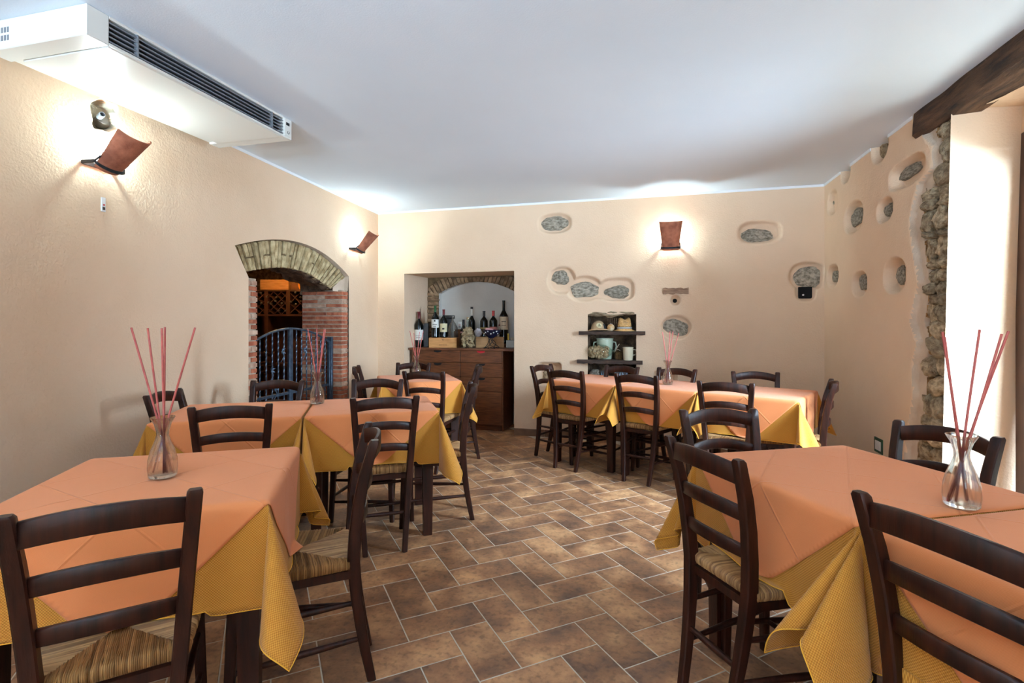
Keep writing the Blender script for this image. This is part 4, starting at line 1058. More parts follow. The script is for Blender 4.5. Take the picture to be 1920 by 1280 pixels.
    for _ in range(3):
        s2 = soft.copy(); s2[1:-1, 1:-1] = (soft[1:-1, 1:-1] * 2 + soft[:-2, 1:-1] + soft[2:, 1:-1] + soft[1:-1, :-2] + soft[1:-1, 2:]) / 6; soft = s2
    P = soft
    # never sink into the seats
    wx, wy = cx + P[..., 0] * ca - P[..., 1] * sa, cy + P[..., 0] * sa + P[..., 1] * ca
    sup = support(P[..., 0], P[..., 1]); P[..., 2] = np.where((sup > .3) & (P[..., 2] < SEAT + .006) & ~top, SEAT + .006, P[..., 2])
    # normals
    gu = np.gradient(P, axis=0); gv = np.gradient(P, axis=1); nrm = np.cross(gu, gv); nrm /= np.linalg.norm(nrm, axis=2, keepdims=True) + 1e-12
    IJ = np.arange(N * N).reshape(N, N)
    def cloth(name, pts, mask, material, label, cat, grp):
        F = []
        ii, jj = np.nonzero(mask[:-1, :-1] | mask[1:, :-1] | mask[1:, 1:] | mask[:-1, 1:])
        for i, j in zip(ii, jj):
            c4 = [(i, j), (i + 1, j), (i + 1, j + 1), (i, j + 1)]; ok = [mask[p] for p in c4]
            if all(ok): F.append([IJ[p] for p in c4])
            elif sum(ok) == 3: F.append([IJ[p] for p, k in zip(c4, ok) if k])
        used = sorted({v for f in F for v in f}); mp = {v: k for k, v in enumerate(used)}
        fl_ = pts.reshape(-1, 3)[used]; me = bpy.data.meshes.new(name); me.from_pydata(fl_.tolist(), [], [[mp[v] for v in f] for f in F])
        me.materials.append(M[material]); me.shade_smooth()
        uvl = me.uv_layers.new(name='cloth'); Uf, Vf = U.reshape(-1)[used], V.reshape(-1)[used]
        li = np.empty(len(me.loops), int); me.loops.foreach_get('vertex_index', li)
        uvl.data.foreach_set('uv', np.stack([Uf[li], Vf[li]], 1).reshape(-1))
        o = bpy.data.objects.new(name, me); COL.objects.link(o); o.location = (cx, cy, 0); o.rotation_euler = (0, 0, rz)
        md = o.modifiers.new('thickness', 'SOLIDIFY'); md.thickness = .0012; md.offset = 0
        tag(o, label, cat, grp)
        return o, me
    ci, cj = np.abs(np.arange(N) - NG)[:, None], np.abs(np.arange(N) - NG)[None, :]
    ai = np.arange(N)[:, None] - NG; aj = np.arange(N)[None, :] - NG
    my = (ai >= -(h0 + n_over[0])) & (ai <= h0 + n_over[1]) & (aj >= -(h0 + n_over[2])) & (aj <= h0 + n_over[3])
    yo, ym = cloth('yellow_tablecloth', P, my, 'yellow_cloth', label_y, 'tablecloth', 'ochre undercloths')
    # stitched hem round the border
    i0, i1, j0, j1 = NG - h0 - n_over[0], NG + h0 + n_over[1], NG - h0 - n_over[2], NG + h0 + n_over[3]
    path = [tuple(P[i, j0]) for i in range(i0, i1)] + [tuple(P[i1, j]) for j in range(j0, j1)] + [tuple(P[i, j1]) for i in range(i1, i0, -1)] + [tuple(P[i0, j]) for j in range(j1, j0, -1)] + [tuple(P[i0, j0])]
    MB().tube(path, .0017, 5).build('hem', M['hem'], yo, smooth=80, recalc=False)
    mo = (ci + cj) <= NG
    jn = [c_ for c_ in corners]
    if jn[1] == jn[2] == 'join': mo = mo & (ai <= h0)
    if jn[0] == jn[3] == 'join': mo = mo & (ai >= -h0)
    if jn[0] == jn[1] == 'join_x': mo = mo & (aj >= -h0)
    if jn[2] == jn[3] == 'join_x': mo = mo & (aj <= h0)
    Po = P + nrm * .0035
    cloth('orange_tablecloth', Po, mo, 'orange_cloth', label_o, 'tablecloth', 'salmon overcloths')
M['hem'] = mat('bright_hem_thread', srgb(236, 176, 56), rough=.8)

def place_table(nm, cx, cy, deg, lx, ly, over, corners, chairs, where, seed, sway=.012):
    table('dining_table', cx, cy, R(deg), lx - .012, ly - .008, 'dark wooden square-legged table ' + where)
    drape(cx, cy, R(deg), lx - .012, ly - .008, over, corners, chairs, 'ochre waffle-weave undercloth ' + where, 'salmon orange overcloth laid cornerwise ' + where, seed, sway=sway)
place_table('T1', -1.575, 1.417, 30, .765, .722, (.3, .31, .305, .28), ('fold', 'flap_y', 'fold', 'fold'), 'AB', 'on the nearest small left table', 1)
u30, v30 = Vector((math.cos(R(30)), math.sin(R(30)), 0)), Vector((-math.sin(R(30)), math.cos(R(30)), 0))
place_table('T2b', -1.689, 3.004, 30, .765, .672, (.25, .34, .315, .3), ('join', 'flap_y', 'round', 'join'), 'DGL', 'on the aisle half of the long left table', 2)
place_table('T2a', -1.689 - .768 * u30.x, 3.004 - .768 * u30.y, 30, .765, .672, (.26, .25, .315, .28), ('fold', 'join', 'join', 'fold'), 'CEF', 'on the wall half of the long left table', 3)
u3, v3 = Vector((math.cos(R(-25.4)), math.sin(R(-25.4)), 0)), Vector((-math.sin(R(-25.4)), math.cos(R(-25.4)), 0))
place_table('T3a', .854, 4.329, -25.4, .693, .71, (.22, .26, .285, .28), ('join', 'pleat', 'fold', 'join'), 'PST', 'on the right-hand third of the long right table', 4)
place_table('T3b', .854 - .695 * u3.x, 4.329 - .695 * u3.y, -25.4, .693, .71, (.22, .22, .285, .28), ('join', 'join', 'join', 'join'), 'OR', 'on the middle third of the long right table', 5)
place_table('T3c', .854 - 1.39 * u3.x, 4.329 - 1.39 * u3.y, -25.4, .693, .71, (.26, .22, .285, .28), ('fold', 'join', 'join', 'fold'), 'MNQ', 'on the left-hand third of the long right table', 6)
place_table('T4', -2.11, 4.60, 32, .72, .72, (.28, .3, .3, .28), ('fold', 'flap_y', 'fold', 'fold'), 'HIJK', 'on the small far table before the cabinet', 7)
u5, v5 = Vector((math.cos(R(27)), math.sin(R(27)), 0)), Vector((-math.sin(R(27)), math.cos(R(27)), 0))
place_table('T5a', .689, 2.024, 27, .715, .752, (.34, .3, .25, .30), ('join_x', 'join_x', 'fold', 'fold'), 'UVX', 'on the far half of the near right table', 8)
place_table('T5b', .689 - .755 * v5.x, 2.024 - .755 * v5.y, 27, .715, .752, (.36, .26, .3, .25), ('fold', 'fold', 'join_x', 'join_x'), 'W', 'on the near half of the near right table', 9)

# ================================================================== VASES WITH REEDS
CT_Z = TZ + .008
def vase(px, py, reeds, where):
    b = on_z(px, py, CT_Z)
    root = empty('glass_vase', b); tag(root, 'clear glass carafe vase with reeds ' + where, 'vase', 'glass vases on the tables')
    prof = [(.001, .0), (.037, .0), (.042, .004), (.0445, .03), (.043, .06), (.036, .09), (.024, .120), (.0185, .140), (.019, .155), (.026, .180), (.037, .200), (.0365, .2015),
            (.0245, .181), (.0172, .156), (.0165, .140), (.0222, .120), (.0338, .090), (.0408, .060), (.0422, .03), (.038, .012), (.001, .010)]
    MB().lathe(prof, 32, cap=False).build('carafe', 'glass', root, smooth=60)
    words = ['leftmost', 'second from the left', 'middle', 'second from the right', 'rightmost']
    n = len(reeds)
    for k, (rx, ry) in enumerate(reeds):
        # reed end in the photograph; it passes the neck and rests on the bottom on the other side
        dr_ = Vector((rx - px, 0, ry - py)); Dc = (-b.x * ST + b.y * CT); sc_ = Dc / FPX
        tx = (rx - px) * sc_; tz = (py - ry) * sc_
        e = Vector((CT, ST, 0)); f_ = Vector((-ST, CT, 0)); sd = ((k * 37) % 5 - 2) * .006
        tip = b + e * tx + f_ * sd * 1.4 + Vector((0, 0, tz))
        ft = b + e * (-tx * .30 if abs(tx) > .01 else .006) - f_ * sd * .35 + Vector((0, 0, .014))
        neck = b + e * (tx * .10) + f_ * sd * .1 + Vector((0, 0, .145))
        L_ = (tip - ft); mid = ft + L_ * (.135 / max(L_.z, .1)); pts = []
        for i in range(9):
            t = i / 8; p = ft + L_ * t; pts.append(p + (e * (tx * .02 * math.sin(t * PI) * (1 if k % 2 else -1))) - b)
        o = MB().tube(pts, .0033, 7).build('reed_stick', 'reed', loc=b, smooth=50)
        wd = words[round(k * 4 / max(n - 1, 1))]
        tag(o, 'rose-coloured reed stick, %s in the vase %s' % (wd, where), 'reed', 'reeds in the vase ' + where)
vase(305, 893, [(253, 614), (277, 615), (303, 613), (306.5, 615), (363, 614)], 'on the small left table')
vase(595, 756, [(579, 616), (594, 615), (606, 617), (611, 618)], 'on the long left table')
vase(781, 704, [(769, 620), (776, 624), (786, 622), (794, 621)], 'on the small far table')
vase(1252, 720, [(1241, 622), (1256, 621), (1263, 621), (1272, 624)], 'on the long right table')
vase(1803, 948, [(1758, 622), (1771, 632), (1847, 618), (1873, 626), (1896, 621)], 'on the near right table')

# ================================================================== AIR CONDITIONER
ac = empty('air_conditioner', (-2.32, 1.7, 2.525)); tag(ac, 'long white ceiling air conditioner with a dark louvred front along the left wall', 'air conditioner')
ax0, ax1, ay0, ay1, az0, az1 = -.60, 0.0, 0.0, 1.34, 0.0, .134
b_ = MB().use('ac_white')
b_.box(ax0, ax1, ay0, ay0 + .10, az0, az1, .004); b_.box(ax0, ax1, ay1 - .085, ay1, az0, az1, .004)
b_.box(ax0, -.05, ay0 + .10, ay1 - .085, az0 + .012, az1, .0)
b_.box(-.05, ax1, ay0 + .10, ay1 - .085, az0, az0 + .014, .002); b_.box(-.05, ax1, ay0 + .10, ay1 - .085, az1 - .014, az1, .002)
b_.build('body', parent=ac, smooth=35)
MB().box(ax0 + .07, -.012, ay0 + .103, ay1 - .088, az0 - .004, az0 + .012, .003).build('bottom_panel', 'ac_white', ac, smooth=35)
MB().box(-.049, -.047, ay0 + .10, ay1 - .085, az0 + .014, az1 - .014).build('dark_grille_back', 'void', ac)
for k in range(5):
    z = az0 + .026 + k * .021
    mb = MB(); mb.hexa([(-.03, ay0 + .101, z - .002), (-.001, ay0 + .101, z - .009), (-.001, ay1 - .086, z - .009), (-.03, ay1 - .086, z - .002), (-.03, ay0 + .101, z + .003), (-.001, ay0 + .101, z - .002), (-.001, ay1 - .086, z - .002), (-.03, ay1 - .086, z + .003)])
    mb.build('louver', 'ac_grey', ac)
for y in (ay0 + .235, ay1 - .19): MB().box(-.02, .0015, y - .004, y + .004, az0 + .014, az1 - .014).build('grille_divider', 'ac_grey', ac)
MB().box(0, .003, ay1 - .075, ay1 - .012, az0 + .012, az1 - .012, .001).build('control_panel', 'ac_white', ac)
MB().box(.003, .0045, ay1 - .062, ay1 - .03, az0 + .085, az0 + .104).build('display', 'black', ac)
MB().tube([(.004, ay1 - .04 + .009 * math.cos(t), az0 + .04 + .009 * math.sin(t)) for t in np.linspace(.5, 2 * PI - .5 + .0, 14) + PI / 2], .0014, 5).build('power_symbol', 'black', ac)
for r_ in range(2):
    for k in range(5):
        x = -.46 - .0 - k * .018; z = az0 + .035 + r_ * .036
        MB().box(x - .0055, x + .0055, -.0015, .001, z, z + .024, .0).build('vent_slot', 'ac_grey', ac)

# ================================================================== WALL SCONCES
def sconce(base, ang, lean, size, label, roll=0.0):
    """curved roof tile held off the wall; local +y points into the room"""
    root = empty('tile_sconce', base, ang); tag(root, label, 'wall lamp', 'terracotta roof-tile sconces')
    L_, r0, r1 = .275 * size, .076 * size, .108 * size; n = 14; m_ = 10; th = .011
    outer, inner = [], []
    Rx = Matrix.Rotation(-lean, 4, 'X')
    for i in range(m_ + 1):
        t = i / m_; rr = r0 + (r1 - r0) * t; ro_, ri_ = [], []
        for k in range(n + 1):
            a = R(8) + (PI - R(16)) * k / n; jit = .0012 * noise.noise(Vector((t * 9, k * .8, 1)))
            for L__, q in ((ro_, rr + jit), (ri_, rr - th)):
                p = Rx @ Vector((q * math.cos(a), q * math.sin(a) * .62, L_ * t)); L__.append((p.x, p.y + .062, p.z))
        outer.append(ro_); inner.append(ri_)
    mb = MB(); rings = [o_ + list(reversed(i_)) for o_, i_ in zip(outer, inner)]
    mb.loft(rings).build('tile_shade', 'terracotta', root, smooth=50)
    # bracket: strap round the foot of the tile and two arms to the wall
    pts = []
    for k in range(13):
        a = PI * k / 12; p = Rx @ Vector(((r0 + .012) * math.cos(a), (r0 + .012) * math.sin(a) * .66, .028)); pts.append((p.x, p.y + .062, p.z))
    ring = []
    for i, p in enumerate(pts):
        ring.append([(p[0], p[1] - .0, p[2] - .009), (p[0] * 1.04, p[1] + .004, p[2] - .009), (p[0] * 1.04, p[1] + .004, p[2] + .009), (p[0], p[1], p[2] + .009)])
    bk = MB(); bk.loft(ring)
    for sx in (-1, 1):
        e = pts[0] if sx > 0 else pts[-1]
        bk.box(e[0] - .006, e[0] + .006, 0.0, e[1] + .004, e[2] - .009, e[2] + .009, .001)
        q = Rx @ Vector((sx * (r0 + .010), .01, .075)); bk.tube([(e[0], e[1], e[2]), (q.x, q.y + .062, q.z)], .005, 6)
    bk.box(-r0 - .012, r0 + .012, 0, .006, pts[0][2] - .012, pts[0][2] + .012, .001)
    bk.build('bracket', 'black_iron', root, smooth=40)
    MB().lathe([(.001, 0), (.016, 0), (.016, .04), (.001, .04)], 14).build('lamp_holder', 'white_gloss', root, loc=(0, .05, .055), smooth=40)
    MB().lathe([(.001, 0), (.012, .0), (.026, .03), (.026, .045), (.016, .062), (.001, .068)], 16).build('bulb', 'bulb', root, loc=(0, .052, .095), smooth=60)
    return root
def inward(pl): return math.atan2(-pl.n.y, -pl.n.x) - PI / 2
p = LW.uv(182, 318); sconce(Vector(LW.pt(p[0], 0, p[1])), inward(LW), R(46), .96, 'terracotta roof-tile wall lamp under the air conditioner')
p = LW.uv(662, 471); sconce(Vector(LW.pt(p[0], 0, p[1])), inward(LW), R(40), 1.0, 'terracotta roof-tile wall lamp high on the left wall by the far corner')
p = BW.uv(1257, 470); sconce(Vector(BW.pt(p[0], 0, p[1])), inward(BW), R(14), 1.08, 'terracotta roof-tile wall lamp on the back wall')


# ================================================================== IRON GATE
gx = -3.24
def gpt(y, z, dx=0.0): return (gx + .0536 * (5.823 - y) * 0 + (-(y - 4.25)) * .0536 + dx, y, z)
GY0, GY1, GYC = 3.625, 4.90, 4.22
def gz(y): t = (y - GYC) / (GY1 - GYC if y > GYC else GYC - GY0); return 1.235 - .15 * t * t
gate = empty('iron_gate', gpt(GYC, 0)); inv = -gate.location; tag(gate, 'arched blue-grey wrought iron gate in the brick opening', 'gate')
def gb(fn, name): mb = MB(); fn(mb); mb.v = [tuple(Vector(p) + inv) for p in mb.v]; return mb.build(name, 'iron', gate, smooth=40)
def twisted(y):
    def f(mb):
        rings = []; n = 60
        for k in range(n + 1):
            z = .08 + (gz(y) - .085) * k / n; a = k * .55; c_ = Vector(gpt(y, z)); rings.append([tuple(c_ + Vector((.0075 * math.cos(a + q * PI / 2), .0075 * math.sin(a + q * PI / 2), 0))) for q in range(4)])
        mb.loft(rings)
    return f
for (ya, yb) in ((GY0, GYC - .012), (GYC + .012, GY1)):
    n = max(2, round((yb - ya) / .082))
    for k in range(1, n): gb(twisted(ya + (yb - ya) * k / n), 'bar')
    for y in (ya, yb):
        gb(lambda mb: mb.box(gpt(y, 0)[0] - .014, gpt(y, 0)[0] + .014, y - .014, y + .014, .05, gz(y) + .01, .003), 'stile')
    def rails(mb):
        for z0 in (.08, .62):
            mb.hexa([gpt(ya, z0, -.006), gpt(ya, z0, .006), gpt(yb, z0, .006), gpt(yb, z0, -.006), gpt(ya, z0 + .025, -.006), gpt(ya, z0 + .025, .006), gpt(yb, z0 + .025, .006), gpt(yb, z0 + .025, -.006)])
    gb(rails, 'rail')
    def top(mb): mb.tube([gpt(ya + (yb - ya) * k / 12, gz(ya + (yb - ya) * k / 12)) for k in range(13)], .011, 6)
    gb(top, 'top_rail')
def spray(y, z):
    def f(mb):
        c_ = Vector(gpt(y, z, .015)); rr = random.Random(int(y * 100))
        for k in range(5):
            a = k * 2 * PI / 5 + rr.random(); d = Vector((.2, math.cos(a), math.sin(a))) * .035
            s_ = Vector((.0, -math.sin(a), math.cos(a))) * .011
            mb.add([c_, c_ + d * .5 + s_, c_ + d + Vector((.012, 0, 0)), c_ + d * .5 - s_, c_ + d * .5 + Vector((-.006, 0, 0))], [(0, 1, 2), (0, 2, 3), (0, 4, 1), (1, 4, 2), (2, 4, 3), (3, 4, 0)])
        mb.tube([c_ + Vector((0, -.02, -.10)), c_ + Vector((.01, .01, -.05)), c_], .004, 5)
    return f
for (y, z) in ((4.08, 1.03), (3.93, .87), (4.42, 1.03), (3.98, .70), (4.62, .98)): gb(spray(y, z), 'leaf_spray')
# dark hinge post by the right pillar
gb(lambda mb: mb.box(gpt(4.915, 0)[0] - .03, gpt(4.915, 0)[0] + .03, 4.90, 4.93, .03, 1.14, .004), 'hinge_post')

# ================================================================== WINE RACK IN THE CELLAR
RD = 8.35      # distance of the rack face along the view
def cpt(X, D, z): return (X * CT - D * ST, X * ST + D * CT, z)
rk = empty('wine_rack', cpt(-2.95, RD, 0), YAW); tag(rk, 'dark wooden wine rack with diamond lattice in the cellar', 'rack')
M['rack_wood'] = mat('dark_rack_wood', srgb(58, 32, 20), srgb(78, 44, 28), scale=6, rough=.6)
def zpx(py, D): return EYE + (HORIZON - py) / FPX * D
def xpx(px, D): return (px - 960) / FPX * D
zt, zm = zpx(543, RD), zpx(590, RD); xl, xm, xr = xpx(470, RD) + 2.95, xpx(541, RD) + 2.95, xpx(640, RD) + 2.95
MB().box(xl, xr, -.02, .3, zt - .025, zt).build('top_board', 'rack_wood', rk); MB().box(xl, xr, -.02, .3, zm - .02, zm + .01).build('shelf', 'rack_wood', rk)
MB().box(xl, xr, -.0, .3, .6, .64).build('shelf', 'rack_wood', rk)
for x in (xl, xm, xpx(500, RD) + 2.95, xr): MB().box(x - .03, x + .03, -.02, .3, (0 if x != xm else zm), zt - .025).build('upright', 'rack_wood', rk)
MB().box(xl, xr, .3, .32, 0, zt).build('back_board', 'rack_wood', rk)
def lattice(a, b, name='lattice_slat'):
    h = zt - zm - .03; n = 5; st = (b - a) / n
    for k in range(-2, n):
        for s_ in (1, -1):
            x0, x1 = a + st * k, a + st * k + h; z0, z1 = (zm, zm + h) if s_ > 0 else (zm + h, zm)
            t0 = max(0, (a - x0) / h); t1 = min(1, (b - x0) / h)
            if t1 - t0 < .1: continue
            p = (x0 + h * t0, z0 + (z1 - z0) * t0); q = (x0 + h * t1, z0 + (z1 - z0) * t1); w = .008
            MB().hexa([(p[0] - w, .0, p[1]), (p[0] + w, .0, p[1]), (p[0] + w, .26, p[1]), (p[0] - w, .26, p[1]), (q[0] - w, .0, q[1]), (q[0] + w, .0, q[1]), (q[0] + w, .26, q[1]), (q[0] - w, .26, q[1])]).build(name, 'rack_wood', rk)
lattice(xl, xm); lattice(xm, xr)
# racked bottles, necks towards the room
nb_ = None
for k, (px, py) in enumerate([(488, 549), (500, 556), (518, 557), (489, 568), (503, 567), (516, 564), (508, 569), (528, 568), (522, 582), (535, 582), (553, 548), (563, 557), (545, 565), (564, 564), (554, 570)]):
    D = RD - .03; c_ = Vector(cpt(xpx(px, D), D, zpx(py, D)))
    if nb_ is None:
        nb_ = empty('wine_bottle', c_, YAW)
        MB().lathe([(.001, .0), (.014, 0), (.015, .02), (.014, .08), (.037, .13), (.037, .29), (.001, .29)], 16).build('glass_body', 'bottle', nb_, rot=(R(-90), 0, 0), smooth=50)
        MB().lathe([(.001, -.004), (.012, -.004), (.0155, 0), (.0155, .03), (.0145, .03)], 16).build('capsule', 'tin', nb_, rot=(R(-90), 0, 0), smooth=50)
        b_ = nb_
    else: b_ = copy_tree(nb_); b_.location = c_
    tag(b_, 'dark bottle lying neck-out in the %s compartment of the cellar wine rack' % ('wide left' if px < 541 else 'narrow right'), 'bottle', 'bottles in the left rack compartment' if px < 541 else 'bottles in the right rack compartment')
def crate(name, X0, X1, D, z0, z1, depth, m, label, cat='crate', world=None):
    r_ = empty(name, cpt((X0 + X1) / 2, D, z0), YAW); tag(r_, label, cat); w = (X1 - X0) / 2; h = z1 - z0; t = .010
    MB().box(-w, w, 0, t, 0, h, .002).build('front_board', m, r_); MB().box(-w, w, depth - t, depth, 0, h, .002).build('back_board', m, r_)
    for s_ in (-1, 1): MB().box(s_ * w - (t if s_ > 0 else 0), s_ * w + (t if s_ < 0 else 0), t, depth - t, 0, h, .001).build('side_board', m, r_)
    MB().box(-w + t, w - t, t, depth - t, h - t, h - .001).build('lid', m, r_)
    return r_
crate('wooden_crate', xpx(487.5, RD), xpx(541, RD), RD, zt, zpx(524, RD), .25, 'crate', 'long orange-lit wooden case on top of the cellar rack')
crate('wooden_crate', xpx(546, RD), xpx(561, RD), RD, zt, zpx(530, RD), .2, 'crate_dark', 'small reddish box on the cellar rack beside the long case')
r_ = empty('candle_bowl', cpt(xpx(567, RD), RD - .02, zt)); tag(r_, 'round orange bowl on the cellar rack', 'bowl')
MB().lathe([(.001, 0), (.035, 0), (.055, .05), (.062, .12), (.055, .12), (.048, .05), (.001, .01)], 20).build('bowl_shell', 'orange_paint', r_, smooth=50)
r_ = empty('red_ornament', cpt(xpx(580, RD), RD, zt)); tag(r_, 'small dark red ornament at the end of the cellar rack', 'ornament')
MB().lathe([(.001, 0), (.05, .005), (.055, .035), (.035, .06), (.001, .065)], 16).build('ornament_body', 'red_paint', r_, smooth=50)
# cellar chair, lamp, hanging
o = copy_tree(proto); D = 7.2; o.location = cpt(xpx(497, D), D, 0); o.rotation_euler = (0, 0, R(230)); tag(o, 'brown ladder-back chair inside the cellar behind the gate', 'chair', 'chairs in the cellar')
cb = empty('cellar_lamp', cpt(xpx(520, 7.4), 7.4, 2.45)); tag(cb, 'warm lamp under the cellar ceiling', 'lamp')
MB().lathe([(.001, -.05), (.04, -.03), (.05, 0), (.03, .04), (.001, .05)], 16).build('bulb', 'cellar_bulb', cb, smooth=50)
MB().lathe([(.001, .04), (.03, .04), (.03, .15), (.001, .15)], 12).build('lamp_holder', 'black', cb, smooth=50)

# ================================================================== CABINET IN THE NICHE
FY = 5.93                                            # front face
cz = 0.985
cbx = lambda px, py=700: on_plane(px, py, (0, FY, 0), (0, 1, 0))
xL, xR_, xM = cbx(772).x, cbx(943.5).x, cbx(863).x
cab = empty('drawer_cabinet', ((xL + xR_) / 2, FY, 0)); tag(cab, 'dark brown wooden drawer cabinet filling the wall niche', 'cabinet'); ox = cab.location.x
def cbox(name, x0, x1, y0, y1, z0, z1, m='cab_wood', b=.002, parent=None): return MB().box(x0 - ox, x1 - ox, y0, y1, z0, z1, b).build(name, m, parent or cab, smooth=30)
cbox('body', xL + .012, xR_ - .012, .018, .50, .06, cz - .03); cbox('plinth', xL + .03, xR_ - .03, .03, .45, 0, .06)
cbox('side_panel', xR_ - .014, xR_, .0, .50, .0, cz - .03); cbox('side_panel', xL, xL + .014, .0, .50, .0, cz - .03)
tx0, tx1 = BW.pt(NX[0], 0, 0)[0] + .02, BW.pt(NX[1], 0, 0)[0] - .01
cbox('top_board', tx0, tx1, -.03, .53, cz - .028, cz, b=.004)
M['cut'] = mat('handle_cutout', srgb(10, 8, 8), rough=.9); M['cut_red'] = mat('red_cutout', srgb(196, 28, 42), rough=.5)
zr = [cbx(900, y).z for y in (656, 680.5, 707, 733.5, 806)]
for (a, b) in ((xL + .016, xM - .003), (xM + .003, xR_ - .016)):
    for k in range(3):
        d = cbox('drawer', a, b, -.002, .018, zr[k + 1] + .003, zr[k] - .003)
        hx_ = (a + b) / 2 + (.0 if a > xM - .1 else .02); red = (k == 0 and a > xM - .1)
        mb = MB(); poly = [(hx_ - ox - .055, zr[k] - .008), (hx_ - ox + .055, zr[k] - .008), (hx_ - ox + .042, zr[k] - .030), (hx_ - ox, zr[k] - .037), (hx_ - ox - .042, zr[k] - .030)]
        mb.prism(poly, -.004, .0, fn=lambda x, y, z: (x, z, y)); mb.build('finger_pull', 'cut_red' if red else 'cut', d)
    cbox('door', a, b, -.002, .018, .07, zr[3] - .003)

# ================================================================== THINGS ON THE CABINET
def dep_for(py, z): return (EYE - z) / (py - HORIZON) * FPX
def at(px, D, z): return Vector(cpt(xpx(px, D), D, z))
def bottle(px, D, z0, ytop, wpx, capm, labels, label, name='wine_bottle', shoulder=.60, capfrac=.2):
    H = (zpx(ytop, D) - z0); rb = wpx / FPX * D / 2; rn = max(.0125, rb * .30)
    r_ = empty(name, at(px, D, z0), YAW); tag(r_, label, 'bottle', 'bottles on the cabinet')
    s = H * shoulder
    MB().lathe([(.001, .004), (rb * .8, 0), (rb, .008), (rb, s), (rb * .93, s + H * .045), (rb * .62, s + H * .11), (rn * 1.05, s + H * .17), (rn, H * .97), (rn * 1.12, H * .972), (rn * 1.12, H), (.001, H)], 28).build('glass_body', 'bottle', r_, smooth=40)
    if capm: MB().lathe([(rn * 1.02, H * (1 - capfrac)), (rn * 1.14, H * (1 - capfrac)), (rn * 1.14, H * .965), (rn * 1.24, H * .97), (rn * 1.24, H * 1.002), (.001, H * 1.004)], 20, cap=False).build('capsule', capm, r_, smooth=40)
    for (m, f0, f1, marks) in labels:
        n = 16; R_ = rb * 1.012; mb = MB(); vs_ = []
        for k in range(n + 1):
            a = -PI / 2 + (k / n - .5) * R(150)
            vs_ += [(R_ * math.cos(a), R_ * math.sin(a), H * f0), (R_ * math.cos(a), R_ * math.sin(a), H * f1)]
        mb.add(vs_, [(2 * k, 2 * k + 2, 2 * k + 3, 2 * k + 1) for k in range(n)]); lb = mb.build('paper_label', m, r_, recalc=False)
        for (g0, g1, hw, mm) in marks:
            mb = MB(); vs_ = []
            for k in range(9):
                a = -PI / 2 + (k / 8 - .5) * 2 * hw
                for g in (g0, g1): vs_.append((R_ * 1.006 * math.cos(a), R_ * 1.006 * math.sin(a), H * (f0 + (f1 - f0) * g)))
            mb.add(vs_, [(2 * k, 2 * k + 2, 2 * k + 3, 2 * k + 1) for k in range(8)]); mb.build('print', mm, lb, recalc=False)
    return r_
Dm = dep_for(650, cz)
lines = [(.2, .24, .5, 'ink'), (.4, .43, .6, 'ink')]
bottle(785.5, 6.62, cz, 584, 17, 'cap_wine', [('label_white', .20, .49, lines)], 'big dark bottle with wine-red capsule and white label, leftmost on the cabinet')
crate('black_box', xpx(794, 6.62), xpx(803, 6.62), 6.62, cz, zpx(606, 6.62), .09, 'black', 'upright black bottle box beside the leftmost bottle', 'box')
D1 = 6.42; z1 = zpx(633, D1)
cr1 = crate('wine_case', xpx(804, D1), xpx(856.5, D1), D1 - .0, cz, z1, .24, 'crate', 'orange-brown wooden wine case on the cabinet, left of the cork-filled flask', 'case')
MB().tube([(-.012, -.001, z1 - cz - .012), (.003, -.001, z1 - cz - .034), (.014, -.001, z1 - cz - .012)], .003, 5).build('notch_mark', 'ink', cr1)
for k in range(7): MB().box(-.045 + k * .014, -.037 + k * .014, -.001, .0, .028, .040).build('print', 'crate_dark', cr1)
D2 = D1 + .1
bottle(816, D2, z1, 573, 14, 'cap_green', [('label_white', .31, .57, [(.72, .95, .22, 'ink'), (.35, .42, .6, 'ink'), (.15, .2, .4, 'ink')])], 'tall bottle with green capsule and white label standing on the wine case')
bottle(832, D2, z1, 580, 14, 'cap_wine', [('label_cream', .20, .50, [(.28, .48, .3, 'ink')])], 'bottle with dark red capsule and cream label standing on the wine case')
def demijohn(px, D, z0, ytop, wpx, m, label, fill=None):
    H = zpx(ytop, D) - z0; rb = wpx / FPX * D / 2; r_ = empty('glass_flask', at(px, D, z0), YAW); tag(r_, label, 'flask', 'glass flasks on the cabinet')
    rn = rb * .17; prof = [(.001, .003), (rb * .86, 0), (rb * .98, .012), (rb, H * .3), (rb * .93, H * .47), (rb * .66, H * .62), (rb * .32, H * .72), (rn, H * .80), (rn, H * .94), (rn * 1.5, H * .955), (rn * 1.5, H)]
    inn = [(max(a - .003, .001), b if i else .006) for i, (a, b) in enumerate(prof)]
    MB().lathe(prof + list(reversed(inn)), 28, cap=False).build('flask_wall', m, r_, smooth=50)
    if fill:
        mb = MB(); rr = random.Random(4); zf = H * fill
        for k in range(170):
            z = rr.uniform(.02, zf); lim = float(np.interp(z, [0, H * .3, H * .47, H * .62, H * .72], [rb * .94, rb, rb * .93, rb * .66, rb * .32])) - .022
            a = rr.uniform(0, 2 * PI); q = lim * math.sqrt(rr.uniform(.35, 1)); c_ = Vector((q * math.cos(a), q * math.sin(a), z)); d = Vector((rr.uniform(-1, 1), rr.uniform(-1, 1), rr.uniform(-1, 1))).normalized() * .018
            mb.tube([c_ - d, c_ + d], .0105, 7)
        so_ = mb.build('cork_fill', 'cork', r_, smooth=40); so_['kind'] = 'stuff'
    return r_, H
demijohn(849, D2, z1, 592, 19, 'glass', 'clear empty glass flask behind the cream-labelled bottle')
